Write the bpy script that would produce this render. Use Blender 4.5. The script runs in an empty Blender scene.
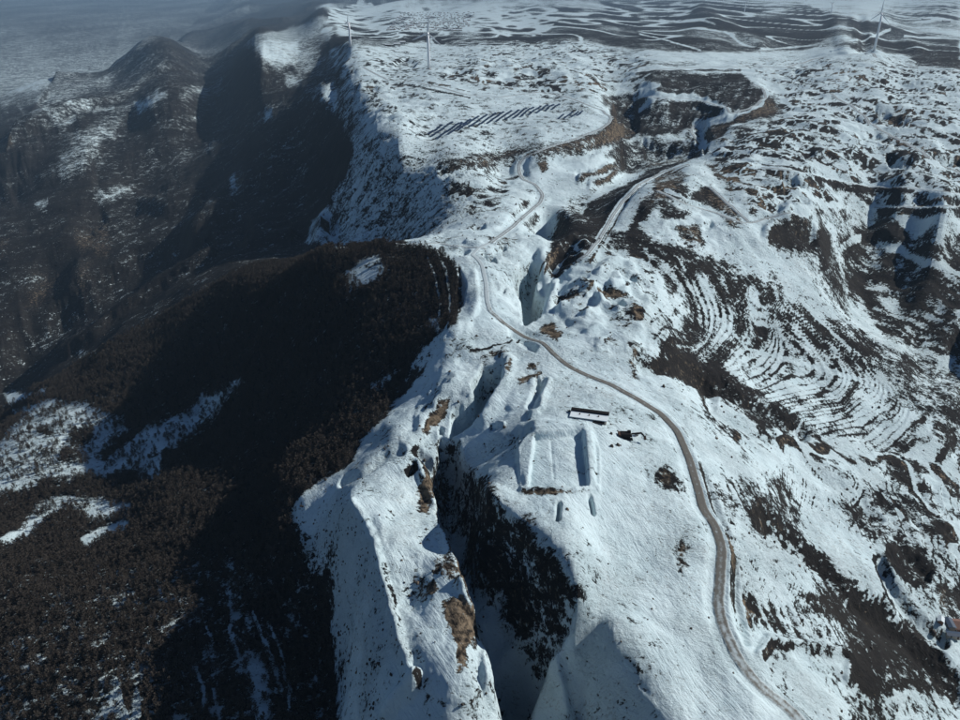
import bpy, bmesh, math, random, time
import numpy as np
from mathutils import Vector, Matrix
T0 = time.time()
random.seed(7); rng = np.random.default_rng(11)
S = bpy.context.scene; C = S.collection
R = math.radians

# ------------------------------------------------------------------ camera
CH, PITCH, F = 220.0, R(27.0), 760.0          # height over the saddle, downward pitch, focal length in pixels (960 wide)
cam = bpy.data.cameras.new('camera'); cam.sensor_width = 36.0; cam.lens = 36.0*F/960.0
cam.clip_start = 1.0; cam.clip_end = 200000.0
co = bpy.data.objects.new('camera', cam); C.objects.link(co)
co.location = (0, 0, CH); co.rotation_euler = (math.pi/2-PITCH, 0, 0); S.camera = co

# ------------------------------------------------------------------ sky, sun, exposure
SUN_AZ, SUN_EL = R(72.0), R(34.0)             # azimuth clockwise from +Y (the view direction)
w = bpy.data.worlds.new("World"); S.world = w; w.use_nodes = True
nt = w.node_tree; bg = nt.nodes['Background']
sky = nt.nodes.new('ShaderNodeTexSky'); sky.sky_type = 'NISHITA'; sky.sun_disc = False
sky.sun_elevation = SUN_EL; sky.sun_rotation = SUN_AZ; sky.altitude = 1500
sky.air_density = 1.0; sky.dust_density = 0.6; sky.ozone_density = 5.0
nt.links.new(sky.outputs[0], bg.inputs[0]); bg.inputs[1].default_value = 0.052
sd = bpy.data.lights.new('sun', 'SUN'); sd.energy = 3.7; sd.angle = R(0.5); sd.color = (1.0, 0.975, 0.93)
so = bpy.data.objects.new('sun', sd); C.objects.link(so)
tosun = Vector((math.sin(SUN_AZ)*math.cos(SUN_EL), math.cos(SUN_AZ)*math.cos(SUN_EL), math.sin(SUN_EL)))
so.rotation_euler = tosun.to_track_quat('Z', 'Y').to_euler(); so.location = (400, 200, 600)
S.view_settings.view_transform = 'Standard'; S.view_settings.look = 'None'
S.view_settings.exposure = 0.12; S.view_settings.gamma = 1.0
S.render.engine = 'CYCLES'
S.cycles.max_bounces = 4; S.cycles.diffuse_bounces = 2; S.cycles.glossy_bounces = 1; S.cycles.volume_bounces = 0

# ------------------------------------------------------------------ the terrain grid
def fan(y): return 0.57*y + 65.0
def y_of_v(v):
    a = 360.0 - v
    return CH*(677.2+0.454*a)/np.maximum(345.0-0.891*a, 1e-3)
def v_of_y(y):
    a = (345.0*y - 677.2*CH)/(0.891*y + 0.454*CH)
    return 360.0 - a
NC_IN, NC_OUT, NR = 960, 45, 1180
s_in = np.linspace(-1.27, 1.14, NC_IN)
ds = s_in[1]-s_in[0]
grow = np.cumsum(ds*np.power(1.075, np.arange(1, NC_OUT+1)))
s_cols = np.concatenate([(-1.27-grow)[::-1], s_in, 1.14+grow])
YN, YF = 70.0, 45000.0
v_rows_all = np.linspace(0, 1, 20001); ytab = YN*np.power(YF/YN, v_rows_all); vt = v_of_y(ytab)
dens = (np.gradient(-vt)/np.abs(vt[-1]-vt[0]))*1.0 + (np.gradient(np.log(ytab))/math.log(YF/YN))*0.75*np.where(ytab < 5000, 1.0, 0.35)
cum = np.cumsum(dens); cum = (cum-cum[0])/(cum[-1]-cum[0])
y_rows = np.interp(np.linspace(0, 1, NR), cum, ytab)
X = s_cols[None, :]*fan(y_rows)[:, None]; Y = np.repeat(y_rows[:, None], len(s_cols), 1)
U = np.repeat(s_cols[None, :]*480.0, NR, 0); V = np.repeat(v_of_y(y_rows)[:, None], len(s_cols), 1)
NCOL = len(s_cols)
CELL = np.maximum(np.gradient(y_rows)[:, None]*np.ones((1, NCOL)), np.gradient(s_cols)[None, :]*fan(y_rows)[:, None])

# ------------------------------------------------------------------ noise
def _hash(ix, iy, seed):
    h = (ix.astype(np.int64)*374761393 + iy.astype(np.int64)*668265263 + seed*2147483647) & 0xffffffff
    h = ((h ^ (h >> 13))*1274126177) & 0xffffffff
    return (h ^ (h >> 16))
def pnoise(x, y, seed=0):
    x0 = np.floor(x); y0 = np.floor(y); fx = (x-x0).astype(np.float32); fy = (y-y0).astype(np.float32)
    x0 = x0.astype(np.int64); y0 = y0.astype(np.int64)
    u = fx*fx*fx*(fx*(fx*6-15)+10); v = fy*fy*fy*(fy*(fy*6-15)+10)
    def g(ix, iy, dx, dy):
        a = (_hash(ix, iy, seed) & 1023).astype(np.float32)*np.float32(2*math.pi/1024)
        return np.cos(a)*dx + np.sin(a)*dy
    a = g(x0, y0, fx, fy); b = g(x0+1, y0, fx-1, fy); c = g(x0, y0+1, fx, fy-1); d = g(x0+1, y0+1, fx-1, fy-1)
    return ((a+(b-a)*u)*(1-v) + (c+(d-c)*u)*v)*1.5
def sstep(a, b, x):
    t = np.clip((x-a)/(b-a), 0, 1); return t*t*(3-2*t)

# ------------------------------------------------------------------ macro relief: an unseen crest past the right edge added for shade, visible heights read off the photograph
def ray(px, py): return (px-480.0, 677.2+0.454*(360-py), -345.0+0.891*(360-py))
CP = '''470 258 0;487 310 -8;545 350 -12;640 400 -15;690 460 -22;715 540 -30;725 600 -36;750 660 -44;790 715 -52;850 820 -62;
555 400 -6;530 425 -3;590 425 -4;520 485 -4;590 488 -5;620 520 -14;660 560 -24;600 545 -15;492 500 -5;514 514 -6;536 545 -9;560 580 -12;577 601 -15;600 600 -20;630 600 -25;640 667 -33;670 715 -41;608 640 -27;700 680 -42;
640 470 -10;
600 665 -39;580 690 -54;620 712 -50;560 715 -63;540 740 -70;430 440 -28;445 500 -34;520 690 -68;500 850 -80;600 850 -70;700 850 -62;
450 330 -10;505 345 -12;470 345 -12;500 400 -13;470 430 -22;440 380 -17;400 430 -22;370 490 -24;345 510 -26;372 570 -26;395 640 -32;420 710 -42;420 560 -24;450 640 -28;475 700 -36;445 540 -23;462 600 -26;480 660 -34;430 850 -55;
410 600 -33;300 500 -52;318 560 -70;330 620 -84;336 700 -96;330 850 -105;
280 600 -90;220 620 -97;150 600 -106;50 600 -118;0 600 -126;0 720 -112;150 720 -100;240 720 -96;290 720 -92;-120 600 -180;-120 750 -160;0 850 -140;200 850 -125;
100 440 -200;200 430 -178;20 520 -182;110 520 -168;0 440 -235;180 480 -144;240 400 -136;300 400 -98;300 450 -80;345 400 -64;250 500 -104;200 540 -114;120 480 -185;-100 480 -250;
460 300 -11;440 330 -16;400 390 -42;350 450 -48;320 470 -55;400 300 -22;430 270 -8;345 252 -26;300 290 -52;350 340 -52;250 340 -122;250 262 -95;185 302 -170;110 350 -240;130 332 -222;45 385 -290;
380 245 -16;420 243 -6;330 247 -40;
25 352 -405;65 315 -388;110 287 -350;150 262 -312;190 240 -268;240 226 -215;290 222 -155;320 215 -120;
60 300 -405;20 330 -435;100 250 -370;150 215 -320;60 205 -300;0 240 -325;0 300 -395;-60 360 -430;-150 300 -380;-100 240 -330;
45 125 -340;110 106 -262;165 98 -228;130 187 -400;0 200 -430;100 150 -340;60 180 -400;165 150 -330;20 160 -390;-100 160 -430;
190 170 -350;250 110 -215;280 84 -130;230 170 -290;240 150 -290;290 190 -215;330 165 -120;340 125 -70;300 115 -135;210 210 -270;330 200 -135;300 150 -190;270 205 -215;
200 190 -320;150 192 -360;
0 97 -370;50 85 -350;100 72 -335;170 52 -290;260 27 -170;320 12 -90;80 97 -310;150 77 -300;215 75 -250;240 60 -180;300 55 -95;320 85 -75;320 98 -80;
350 47 0;429 69 -2;400 100 -10;350 90 -22;385 80 -8;370 120 -16;
375 137 -14;400 150 -15;445 163 -18;480 158 -18;540 152 -20;600 128 -20;615 120 -20;430 130 -15;550 105 -16;480 115 -15;600 112 -18;560 95 -12;500 97 -10;
350 160 -60;330 190 -105;330 232 -150;312 240 -165;382 233 -105;360 200 -88;400 190 -58;400 225 -85;440 225 -40;440 190 -35;420 215 -62;470 215 -24;400 165 -30;
500 178 -38;545 180 -36;590 178 -36;520 205 -28;560 215 -24;510 235 -10;540 240 -12;480 235 -10;620 135 -45;635 135 -60;600 190 -45;
580 215 -50;555 240 -52;620 178 -58;650 155 -62;690 150 -55;660 145 -60;620 160 -62;
640 185 -14;600 238 -14;690 166 -14;620 210 -14;575 262 -14;
520 275 -16;540 285 -30;535 310 -22;570 300 -12;610 280 -12;640 300 -14;610 330 -14;660 340 -22;700 380 -48;
640 110 -48;610 105 -38;600 95 -15;640 140 -62;680 125 -48;700 105 -28;730 95 -8;765 95 -8;700 82 -8;740 82 -2;760 85 -2;650 92 -20;
700 65 0;640 66 -2;560 60 -4;500 60 -4;830 55 -2;878 52 0;950 70 -10;780 80 -8;800 120 -14;760 150 -16;720 180 -18;790 190 -20;740 215 -20;700 210 -18;
850 120 -20;900 150 -32;950 180 -48;900 100 -16;950 110 -22;850 160 -32;900 200 -56;950 210 -52;870 220 -84;940 225 -60;800 222 -36;
640 250 -18;700 250 -26;760 282 -52;810 312 -76;850 330 -92;900 358 -112;955 388 -128;700 300 -46;760 340 -78;820 380 -98;880 420 -118;950 460 -136;640 300 -16;660 280 -22;
740 400 -62;790 425 -80;700 350 -50;740 370 -68;860 460 -110;
830 262 -74;850 300 -112;880 320 -124;880 300 -119;880 275 -110;880 252 -100;950 372 -138;950 330 -120;950 300 -108;950 270 -94;950 247 -82;915 345 -132;915 310 -117;915 280 -105;915 250 -92;1060 380 -110;1060 340 -85;1060 260 -50;1060 150 -40;1120 300 -60;1060 480 -155;985 400 -146;
690 400 -30;740 440 -50;790 470 -76;850 495 -100;920 520 -125;960 540 -138;760 520 -44;800 560 -58;850 610 -84;760 620 -52;800 640 -62;850 655 -78;890 625 -108;900 600 -112;945 640 -128;960 700 -126;850 718 -74;900 700 -100;900 560 -114;850 545 -100;800 520 -84;770 480 -62;1060 620 -160;1060 740 -150;850 850 -80;1000 850 -130;
420 45 -60;380 40 -50;500 42 -50;320 40 -80;360 25 -150;440 22 -150;520 25 -150;400 12 -170;600 40 -50;600 18 -120;680 20 -100;740 30 -60;560 12 -150;
640 52 -8;800 40 -60;780 25 -70;820 30 -60;880 40 -60;880 25 -50;940 30 -70;940 12 -80;800 8 -80;700 6 -100;860 8 -60;
100 40 -650;0 80 -650;-200 60 -650;200 30 -600;230 32 -480;260 15 -450;300 5 -380;360 6 -250;
480 4 -200;600 4 -200;700 -6 -150;900 -4 -150;1060 10 -100;1060 60 -30;-150 100 -420;-100 -10 -650;100 -12 -650;250 -14 -500;400 -14 -300;600 -14 -250;1000 -16 -200'''
cpts = []; clam = []
for t in CP.replace('\n', '').split(';'):
    if not t.strip(): continue
    px, py, z = map(float, t.split()); d = ray(px, py); k = (z-CH)/d[2]
    if k < 0: k = 120.0
    cpts.append((d[0]*k, d[1]*k, z)); clam.append(0.25 if px < 310 and 60 < py < 345 else 0.0015)
cpts = np.array(cpts)
def uv(x, y): return np.stack([x/fan(y)*4.8, v_of_y(y)/100.0], -1)
cuv = uv(cpts[:, 0], cpts[:, 1])
def tps_fit(P, z, lam):
    n = len(P); d = np.linalg.norm(P[:, None]-P[None], axis=-1)
    K = d*d*np.log(d+1e-9) + np.diag(np.broadcast_to(lam, (n,))); A = np.zeros((n+3, n+3)); A[:n, :n] = K
    A[:n, n] = 1; A[:n, n+1:] = P; A[n, :n] = 1; A[n+1:, :n] = P.T
    return np.linalg.solve(A, np.concatenate([z, [0, 0, 0]]))
# a mild blend of smooth and locally exact interpolation
wts = tps_fit(cuv, cpts[:, 2], np.array(clam))
gi = np.unique(np.linspace(0, NR-1, 330).astype(int)); gj = np.unique(np.linspace(0, NCOL-1, 300).astype(int))
G = np.stack([U[np.ix_(gi, gj)]/100, V[np.ix_(gi, gj)]/100], -1).reshape(-1, 2)
zc = np.empty(len(G))
for a in range(0, len(G), 8000):
    g = G[a:a+8000]; d = np.linalg.norm(g[:, None]-cuv[None], axis=-1)
    zc[a:a+8000] = (d*d*np.log(d+1e-9))@wts[:len(cuv)] + wts[len(cuv)] + g@wts[len(cuv)+1:]
zc = zc.reshape(len(gi), len(gj))
tmp = np.empty((NR, len(gj)))
for j in range(len(gj)): tmp[:, j] = np.interp(np.arange(NR), gi, zc[:, j])
Z = np.empty((NR, NCOL))
for i in range(NR): Z[i] = np.interp(np.arange(NCOL), gj, tmp[i])
Z = np.clip(Z, -660, 120)

def height(x, y):
    s = x/fan(y); jj = np.interp(s, s_cols, np.arange(NCOL)); ii = np.interp(y, y_rows, np.arange(NR))
    i0 = np.clip(ii.astype(int), 0, NR-2); j0 = np.clip(jj.astype(int), 0, NCOL-2); a = ii-i0; b = jj-j0
    return (Z[i0, j0]*(1-a)*(1-b)+Z[i0+1, j0]*a*(1-b)+Z[i0, j0+1]*(1-a)*b+Z[i0+1, j0+1]*a*b)
TT = 0.12*np.power(120/0.12, np.linspace(0, 1, 1500))
def hit(px, py):
    """where the sight line of a photograph pixel meets the ground"""
    dx, dy, dz = ray(float(px), float(py))
    x = dx*TT; y = dy*TT; z = CH+dz*TT
    h = z - height(x, np.maximum(y, 1.0))
    k = np.nonzero((h[1:] <= 0) & (y[1:] > YN))[0]
    if len(k) == 0: return x[-1], y[-1]
    k = k[0]; f = h[k]/(h[k]-h[k+1]) if h[k] > 0 else 0
    t = TT[k]+(TT[k+1]-TT[k])*f
    return dx*t, dy*t
def P(s, step=14.0, close=True):
    """'x,y x,y ...' in photograph pixels -> ground points (N,2)"""
    p = [tuple(map(float, q.split(','))) for q in s.split()]
    out = []
    n = len(p)
    for i in range(n if close else n-1):
        a = p[i]; b = p[(i+1) % n]; m = max(1, int(math.hypot(b[0]-a[0], b[1]-a[1])/step))
        for k in range(m): out.append((a[0]+(b[0]-a[0])*k/m, a[1]+(b[1]-a[1])*k/m))
    if not close: out.append(p[-1])
    return np.array([hit(*q) for q in out])

# warp fields that make every outline uneven
WU = pnoise(U/26, V/16, 3)*1.0 + pnoise(U/9, V/6, 4)*0.55 + pnoise(U/3.7, V/2.6, 5)*0.3
WV = pnoise(U/26, V/16, 13)*1.0 + pnoise(U/9, V/6, 14)*0.55 + pnoise(U/3.7, V/2.6, 15)*0.3
def window(q, pad):
    lo = q.min(0)-pad; hi = q.max(0)+pad
    c0 = np.searchsorted(s_cols*480, lo[0]); c1 = np.searchsorted(s_cols*480, hi[0])
    vr = V[:, 0]; r0 = np.searchsorted(-vr, -hi[1]); r1 = np.searchsorted(-vr, -lo[1])
    return slice(max(r0-1, 0), min(r1+1, NR)), slice(max(c0-1, 0), min(c1+1, NCOL))
def _uvq(g): return uv(g[:, 0], g[:, 1])*100.0
def seg_dist(x, y, q, close):
    n = len(q); best = np.full(x.shape, 1e9); ins = np.zeros(x.shape, bool); tt = np.zeros(x.shape)
    for i in range(n if close else n-1):
        a = q[i]; b = q[(i+1) % n]; ex, ey = b-a; L = ex*ex+ey*ey+1e-9
        t = np.clip(((x-a[0])*ex+(y-a[1])*ey)/L, 0, 1)
        d = (x-a[0]-t*ex)**2+(y-a[1]-t*ey)**2
        m = d < best; best = np.where(m, d, best); tt = np.where(m, (i+t)/(n-1), tt)
        if close:
            c = (a[1] > y) != (b[1] > y)
            if c.any(): ins ^= c & (x < (b[0]-a[0])*(y-a[1])/(b[1]-a[1]+1e-12)+a[0])
    best = np.sqrt(best)
    return (np.where(ins, best, -best) if close else best), tt
def sdf(g, pad=10.0, warp=0.0, close=True):
    q = _uvq(g); W = window(q, pad+warp*2)
    x = U[W]+warp*WU[W]; y = V[W]+warp*WV[W]
    d, t = seg_dist(x, y, q, close)
    return W, d, t
def paint(A, s, val, soft=2.0, warp=2.0, a=1.0, step=14.0):
    soft = soft*2.3; warp = warp*1.5
    W, d, _ = sdf(P(s, step), soft+2, warp); k = sstep(-soft, soft, d)*a
    A[W] = A[W]*(1-k)+val*k
def stroke(A, s, val, hw=1.5, soft=1.0, warp=0.6, a=1.0):
    W, d, _ = sdf(P(s, 10, False), hw+soft+2, warp, False); k = (1-sstep(hw-soft*.5, hw+soft*.5, d))*a
    A[W] = A[W]*(1-k)+val*k
def lift(s, h, wall=3.0, warp=1.0, prof=None):
    """raise (or with h<0 sink) the ground inside an outline; wall in photograph pixels"""
    W, d, _ = sdf(P(s), wall+2, warp); Z[W] += h*sstep(-wall*0.15, wall, d)
def crest(s, h, hw, warp=0.8, p=1.0):
    """a bank (h>0) or a gully (h<0) along a line"""
    W, d, _ = sdf(P(s, 10, False), hw+2, warp, False); t = np.clip(1-d/hw, 0, 1); Z[W] += h*(t*t*(3-2*t) if hw >= 8 else np.power(t, p))

# ------------------------------------------------------------------ relief
exec_relief = True
Z0 = Z.copy()
rough = np.full(Z.shape, 0.32)
paint(rough, '-300,900 335,900 335,720 325,600 300,550 300,495 352,462 405,385 455,325 460,290 440,250 355,240 310,235 345,165 335,110 320,60 350,45 340,10 -300,60', 0.40, 10, 0)
paint(rough, '-300,900 335,900 335,720 325,600 300,550 300,495 352,462 405,385 455,325 460,290 440,250 355,240 310,235 150,330 50,380 -300,420', 0.32, 8, 0)
paint(rough, '600,70 960,50 1100,60 1100,230 760,215 700,160 620,140', 0.75, 8, 0)
paint(rough, '-300,98 0,96 170,50 330,8 340,-25 -300,-25', 0.03, 3, 0)
for lam, am, rdg in ((420, 34, 1), (210, 16, 1), (100, 6.5, 1), (48, 4.2, 0), (24, 2.6, 0), (12, 1.5, 0), (6, 0.9, 0), (3, 0.6, 0), (1.5, .35, 0)):
    n = pnoise(X/lam, Y/lam, 31+lam.__hash__() % 97)
    if rdg: n = 0.55-np.abs(n)*1.9 if lam > 90 else n
    fade = sstep(1.6, 3.6, lam/CELL)
    big = sstep(0.45, 0.85, rough)*0.3 if lam > 150 else 1.0
    Z += n*am*rough*fade*big
# the plain far below on the left, dead flat
def PZ(s, z0):
    out = []
    for q in s.split():
        px, py = map(float, q.split(',')); d = ray(px, py); t = (z0-CH)/d[2]; out.append((d[0]*t, d[1]*t))
    return np.array(out)
pq = PZ('-900,102 0,98 100,71 168,52 178,40 195,22 212,4 222,-8 234,-18 -1200,-18', -650)
W, d, _ = sdf(pq, 12, 0.0); k = sstep(-6, 0.5, d); Z[W] = Z[W]*(1-k) + (-650+pnoise(X[W]/2500, Y[W]/2500, 61)*6)*k
Z = np.maximum(Z, -660)

# the line of the main road, bottom to top
def smooth_line(pts, n):
    pts = np.array(pts, float); d = np.concatenate([[0], np.cumsum(np.linalg.norm(np.diff(pts, axis=0), axis=1))]); t = np.linspace(0, d[-1], n)
    q = np.stack([np.interp(t, d, pts[:, k]) for k in range(pts.shape[1])], -1)
    ker = np.hanning(2*max(2, int(n*0.012))+3); ker /= ker.sum(); pad = len(ker)//2
    return np.stack([np.convolve(np.pad(q[:, k], pad, mode='edge'), ker, 'valid') for k in range(q.shape[1])], -1)
RPX = '868,790 832,752 797,718 773,697 753,677 737,657 723,627 718,603 720,580 722,547 715,527 703,507 696,482 690,460 677,431 660,413 640,400 610,384 587,375 570,367 553,353 540,341 520,330 502,320 490,311 487,300 486,283 482,265 472,252 478,246 490,243'
RPX_L = [tuple(map(float, q.split(','))) for q in RPX.split()]
RXY = P(RPX, 10, False); ROADXY = smooth_line(RXY, 700)
rz = height(ROADXY[:, 0], ROADXY[:, 1]); ker = np.hanning(61); ker /= ker.sum(); rz = np.convolve(np.pad(rz, 30, mode='edge'), ker, 'valid')
# the pad with its sunken basin, and the bank below it
lift('518,424 535,419 588,421 596,440 598,489 522,490 514,450', 2.0, 5, 0.6)
crest('521,489 518,450 531,429 560,425 591,428 599,452 599,489', .9, 2.4, 0.3)
lift('534,433 583,428 589,487 527,488', -3.8, 1.8, 0.3)
lift('583,429 593,432 597,488 588,489', 1.5, 3, 0.4)
crest('551,441 552,458 554,479', -0.6, 1.6, 0.15)
crest('522,490 560,491 597,489', 1.5, 4, 0.4)
crest('559,503 558,518', -5.5, 3.4, 0.3); crest('590,498 593,512', -5.0, 3.2, 0.3)
# the trench north west of the pad, small mounds
crest('543,381 537,392 531,405', -4.5, 6, 0.5)
crest('548,382 543,398 541,408', 2.5, 6, 0.5)
lift('525,411 540,406 541,415 530,420', 2.5, 4, 0.8)
lift('497,420 506,422 505,428 495,425', 2.2, 3, 0.5)
crest('470,460 490,449 512,436 524,428', -5, 12, 1.0)
# main gully
gl = '440,440 455,440 470,470 488,497 510,512 535,546 560,578 574,602 571,630 553,664 541,690 530,720 515,745 503,722 492,695 491,676 479,640 474,610 462,575 452,550 437,515 431,480'
crest('488,500 512,516 536,547 560,581 577,601 572,630', 4, 24, 0.8)
lift(gl, -22, 22, 1.6); lift(gl, -20, 4, 2.0)
lift('482,366 505,361 502,383 492,398 482,417 464,429 450,440 452,410 472,396 470,382', -24, 7, 1.6)
crest('506,362 503,384 493,400 483,418', 4, 14, 1.0)
crest('492,695 505,676 516,664 536,668', 7, 16, 1.2)
crest('552,670 560,690 566,720', 6, 9, 1.2); crest('566,664 574,690 585,720', -5, 7, .8)
# left spur: bumpy rim on the right, small gullies
for s_, h_ in (('455,380 440,400 420,432', 3), ('420,470 432,500 445,530 458,560', 4), ('462,585 475,620 485,660 488,690', 4), ('352,505 372,545 385,590 398,640 412,690', 3.5)):
    crest(s_, h_, 9, 1.8)
crest('418,452 428,462 432,474', -5, 6, .8)
crest('345,480 365,470 385,455 400,448', -5, 9, 1.2)
crest('385,716 396,700 410,685 416,678', 6, 10, 1.2)
# road bench between the saddle and the lower right corner (a cut bank above, fall below)
crest('700,470 712,500 724,530 732,560 735,600 745,640', -3.0, 9, 0.8)
# pits by the centre of the saddle
lift('516,262 530,258 540,268 536,290 545,300 540,318 524,325 520,300 514,285', -30, 6, 2.2)
crest('543,258 549,275 553,292 548,308', 6, 9, 1.2)
lift('508,322 520,326 533,335 541,345 535,353 520,346 508,335', -6, 4, 0.8)
lift('540,262 552,246 575,235 585,250 560,275 548,290', -6, 8, 1.0)
for s_ in ('580,283 592,290 600,302', '600,270 612,262 630,266', '588,312 602,306 618,312', '612,285 626,282 638,290', '570,262 588,258 600,250'):
    crest(s_, 5, 7, 1.2)
crest('560,308 575,298 590,288 610,285 624,292', 4.5, 7, 1.0)
crest('543,275 557,248 574,236', 4, 5, 0.6)
# terrace hill: gully in front of it
crest('645,362 665,366 695,376 725,388 750,400 775,415 800,430', -9, 16, 2.0)
crest('700,380 715,410 745,425 800,455 860,500 900,540', -5, 14, 2.0)
# lower right slopes: ravine to the house
crest('770,520 800,545 825,565 850,595 875,612 905,632 940,668 960,690', -12, 24, 2.5)
crest('880,560 890,585 905,605 925,625 945,640', -7, 10, 1.5)
lift('888,545 917,548 936,567 932,583 915,587 897,573', -7, 9, 1.5)
crest('760,655 770,640 800,645 850,655 848,680', 3, 9, 1.5)
# pit side benches, upper middle
lift('437,165 480,160 530,155 560,150 600,133 625,118 640,138 590,160 540,166 520,176 440,178', -7, 6, 1.0)
lift('555,160 600,155 628,157 615,170 590,178 560,172 545,165', -4, 5, 0.6)
crest('580,178 600,172 615,163', 5, 4, 0.5); crest('590,186 608,180 620,172', 4, 4, 0.5)
# the dark hollow with a bench round it
crest('640,98 673,97 705,100 728,110', 5, 4, 0.5)
lift('613,100 640,96 640,130 636,135 612,118', -14, 6, 1)
lift('692,122 700,116 707,118 712,140 705,155 695,140', -12, 5, .8)
lift('622,150 660,140 700,146 702,156 640,172 620,168', -12, 7, 1)
# cones of dug earth
crest('790,217 812,222 820,246', 12, 14, 1.2); crest('767,232 788,216', 6, 8, 1.0)
lift('845,243 858,230 880,218 895,216 908,228 914,242 935,250 920,262 880,252', 14, 20, 2)
lift('793,226 812,228 822,240 812,248 797,240', -6, 5, 1)
crest('436,45 440,40 410,66', 1, 3, .3)
lift('392,62 405,58 420,61 414,68 395,68', -9, 3, 0.8)
lift('360,88 375,82 383,92 372,98', -8, 5, .8)
# guide lines of the terraces, each with its number counted up the hill
TG = '''0|655,262 668,275 676,292 674,310 660,322;1.5|681,262 694,285 703,311 707,330 690,345;3|690,262 709,289 716,315 712,337 700,352;4.5|705,266 724,292 731,315 731,334 720,347 702,360;6|716,266 739,296 744,319 739,337 724,356 708,368;
8|731,270 750,292 765,311 774,334 769,349 750,362 735,374;10|750,296 769,315 780,334 788,349 785,365 765,382;13|780,310 806,330 825,349 840,360 847,375 840,390 810,397 787,401;15|800,318 821,337 844,356 859,371 862,386 844,401 810,409;
17|830,333 862,360 877,375 874,394 840,412 800,423;19.5|855,343 877,364 896,390 898,405 870,425 830,435;22|877,349 896,371 907,394 925,415 900,440;24|895,352 915,370 935,395 955,420 960,445;26.5|930,365 950,385 975,410 1000,440'''
gp = []; gv = []
for row in TG.replace('\n', '').split(';'):
    n_, q_ = row.split('|'); h_ = _uvq(P(q_, 12, False)); gp.append(h_); gv += [float(n_)]*len(h_)
gp = np.concatenate(gp)/100.0; gv = np.array(gv); tw = tps_fit(gp, gv, 0.002)
PHI = np.zeros(Z.shape); W = window(np.array([[140, 225], [560, 480]]), 10)
gg = np.stack([U[W][::4, ::4], V[W][::4, ::4]], -1).reshape(-1, 2)/100; pz = np.empty(len(gg))
for a in range(0, len(gg), 8000):
    g = gg[a:a+8000]; dd_ = np.linalg.norm(g[:, None]-gp[None], axis=-1); pz[a:a+8000] = (dd_*dd_*np.log(dd_+1e-9))@tw[:len(gp)]+tw[len(gp)]+g@tw[len(gp)+1:]
sh = U[W][::4, ::4].shape; pz = pz.reshape(sh); rr = np.arange(U[W].shape[0]); cc = np.arange(U[W].shape[1])
t1 = np.stack([np.interp(rr, rr[::4], pz[:, j]) for j in range(sh[1])], 1); PHI[W] = np.stack([np.interp(cc, cc[::4], t1[i]) for i in range(len(rr))], 0)
# terraced steps
for reg, step_, k_ in (('640,248 680,252 720,262 760,276 800,300 850,325 880,346 950,375 985,400 985,500 930,470 880,450 840,444 800,430 760,408 720,388 690,370 660,345 645,320 648,290', 1.9, 0.95),
                  ('840,245 870,246 960,238 1000,240 1000,370 930,352 895,342 868,318 850,298', 4.4, 0.9),
                  ('850,480 960,480 960,560 900,540', 3.0, 0.7),
                  ('702,478 760,478 800,520 850,590 862,625 845,655 790,648 745,625 728,560 715,510', 0.9, 0.38), ('760,440 860,480 900,520 850,540 790,500', 1.6, .5)):
    W, d, _ = sdf(P(reg), 10, 3); k = sstep(-6, 8, d)*k_; x_, y_ = X[W], Y[W]
    if step_ == 1.9:
        ph = PHI[W]*1.5 + 0.35*pnoise(x_/40, y_/55, 79) + 0.12*pnoise(x_/12, y_/14, 81); amp = 1.5
        Z[W] = Z[W]*(1-k*.7) + k*.7*(Z0[W]+6*pnoise(x_/70, y_/90, 77))
    elif step_ == 4.4:
        ph = (V[W]-0.20*(U[W]-350))/4.6 + 0.9*pnoise(x_/90, y_/60, 82) + .3*pnoise(x_/25, y_/25, 83); amp = 1.8
        Z[W] = Z[W]*(1-k*.6) + k*.6*Z0[W]
    else:
        ph = Z[W]/step_ + 0.5*pnoise(x_/60, y_/80, 79); amp = step_*.8
    fl = np.floor(ph); fr = ph-fl
    Z[W] += k*amp*(sstep(0.62, 1.0, fr)-fr*0.85)
    CL = globals().setdefault('CL', np.zeros(Z.shape)); CL[W] = np.where(k > .02, pnoise(ph/2.3, (U[W]+V[W]*.6)/26, 84)+.5*pnoise(ph/1.1, (U[W]+V[W]*.6)/11, 85), CL[W])
    TERR = globals().setdefault('TERR', np.zeros(Z.shape)); TP = globals().setdefault('TP', np.zeros(Z.shape))
    TERR[W] = np.maximum(TERR[W], k); TP[W] = np.where(k > 0.02, fr, TP[W])
# dug-over ground: heaps, pits and broken benches
def dug(reg, amp, soft=8):
    W, d, _ = sdf(P(reg), soft+2, 3); k = sstep(-soft, soft, d)*amp
    x, y = X[W], Y[W]; c = CELL[W]; out = 0
    for lam, a in ((210, 8.0), (95, 7.5), (42, 5.5), (20, 3.8), (9, 2.2), (4.5, 1.1)):
        n = pnoise(x/lam+3.1, y/(lam*1.25), int(lam)+200); b_ = 0.5-np.abs(n)*1.6 if lam > 15 else n
        out = out + a*b_*sstep(1.4, 3.0, lam/c)
    st = 3.5; zz = (Z[W]+out*k)/st + 0.8*pnoise(x/60, y/60, 301); fl = np.floor(zz); fr = zz-fl
    out2 = st*(fl+sstep(.55, .95, fr)-zz)*np.clip(pnoise(x/120, y/120, 302)*1.5+.45, 0, 1)
    Z[W] += k*out + np.clip(k, 0, 1)*out2
dug('740,62 830,58 960,80 1100,90 1100,235 960,208 905,212 860,205 800,212 760,218 735,195 716,165 716,140 785,118 778,95', 0.45)
dug('640,205 656,195 700,170 720,195 750,225 770,255 740,262 700,248 650,243', 0.45, 5)
dug('480,44 560,40 640,55 640,78 590,92 540,92 480,84 440,70', 0.8, 5)
dug('440,182 520,166 536,190 520,215 495,235 470,238 430,240 470,212', 0.30, 5)
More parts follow.
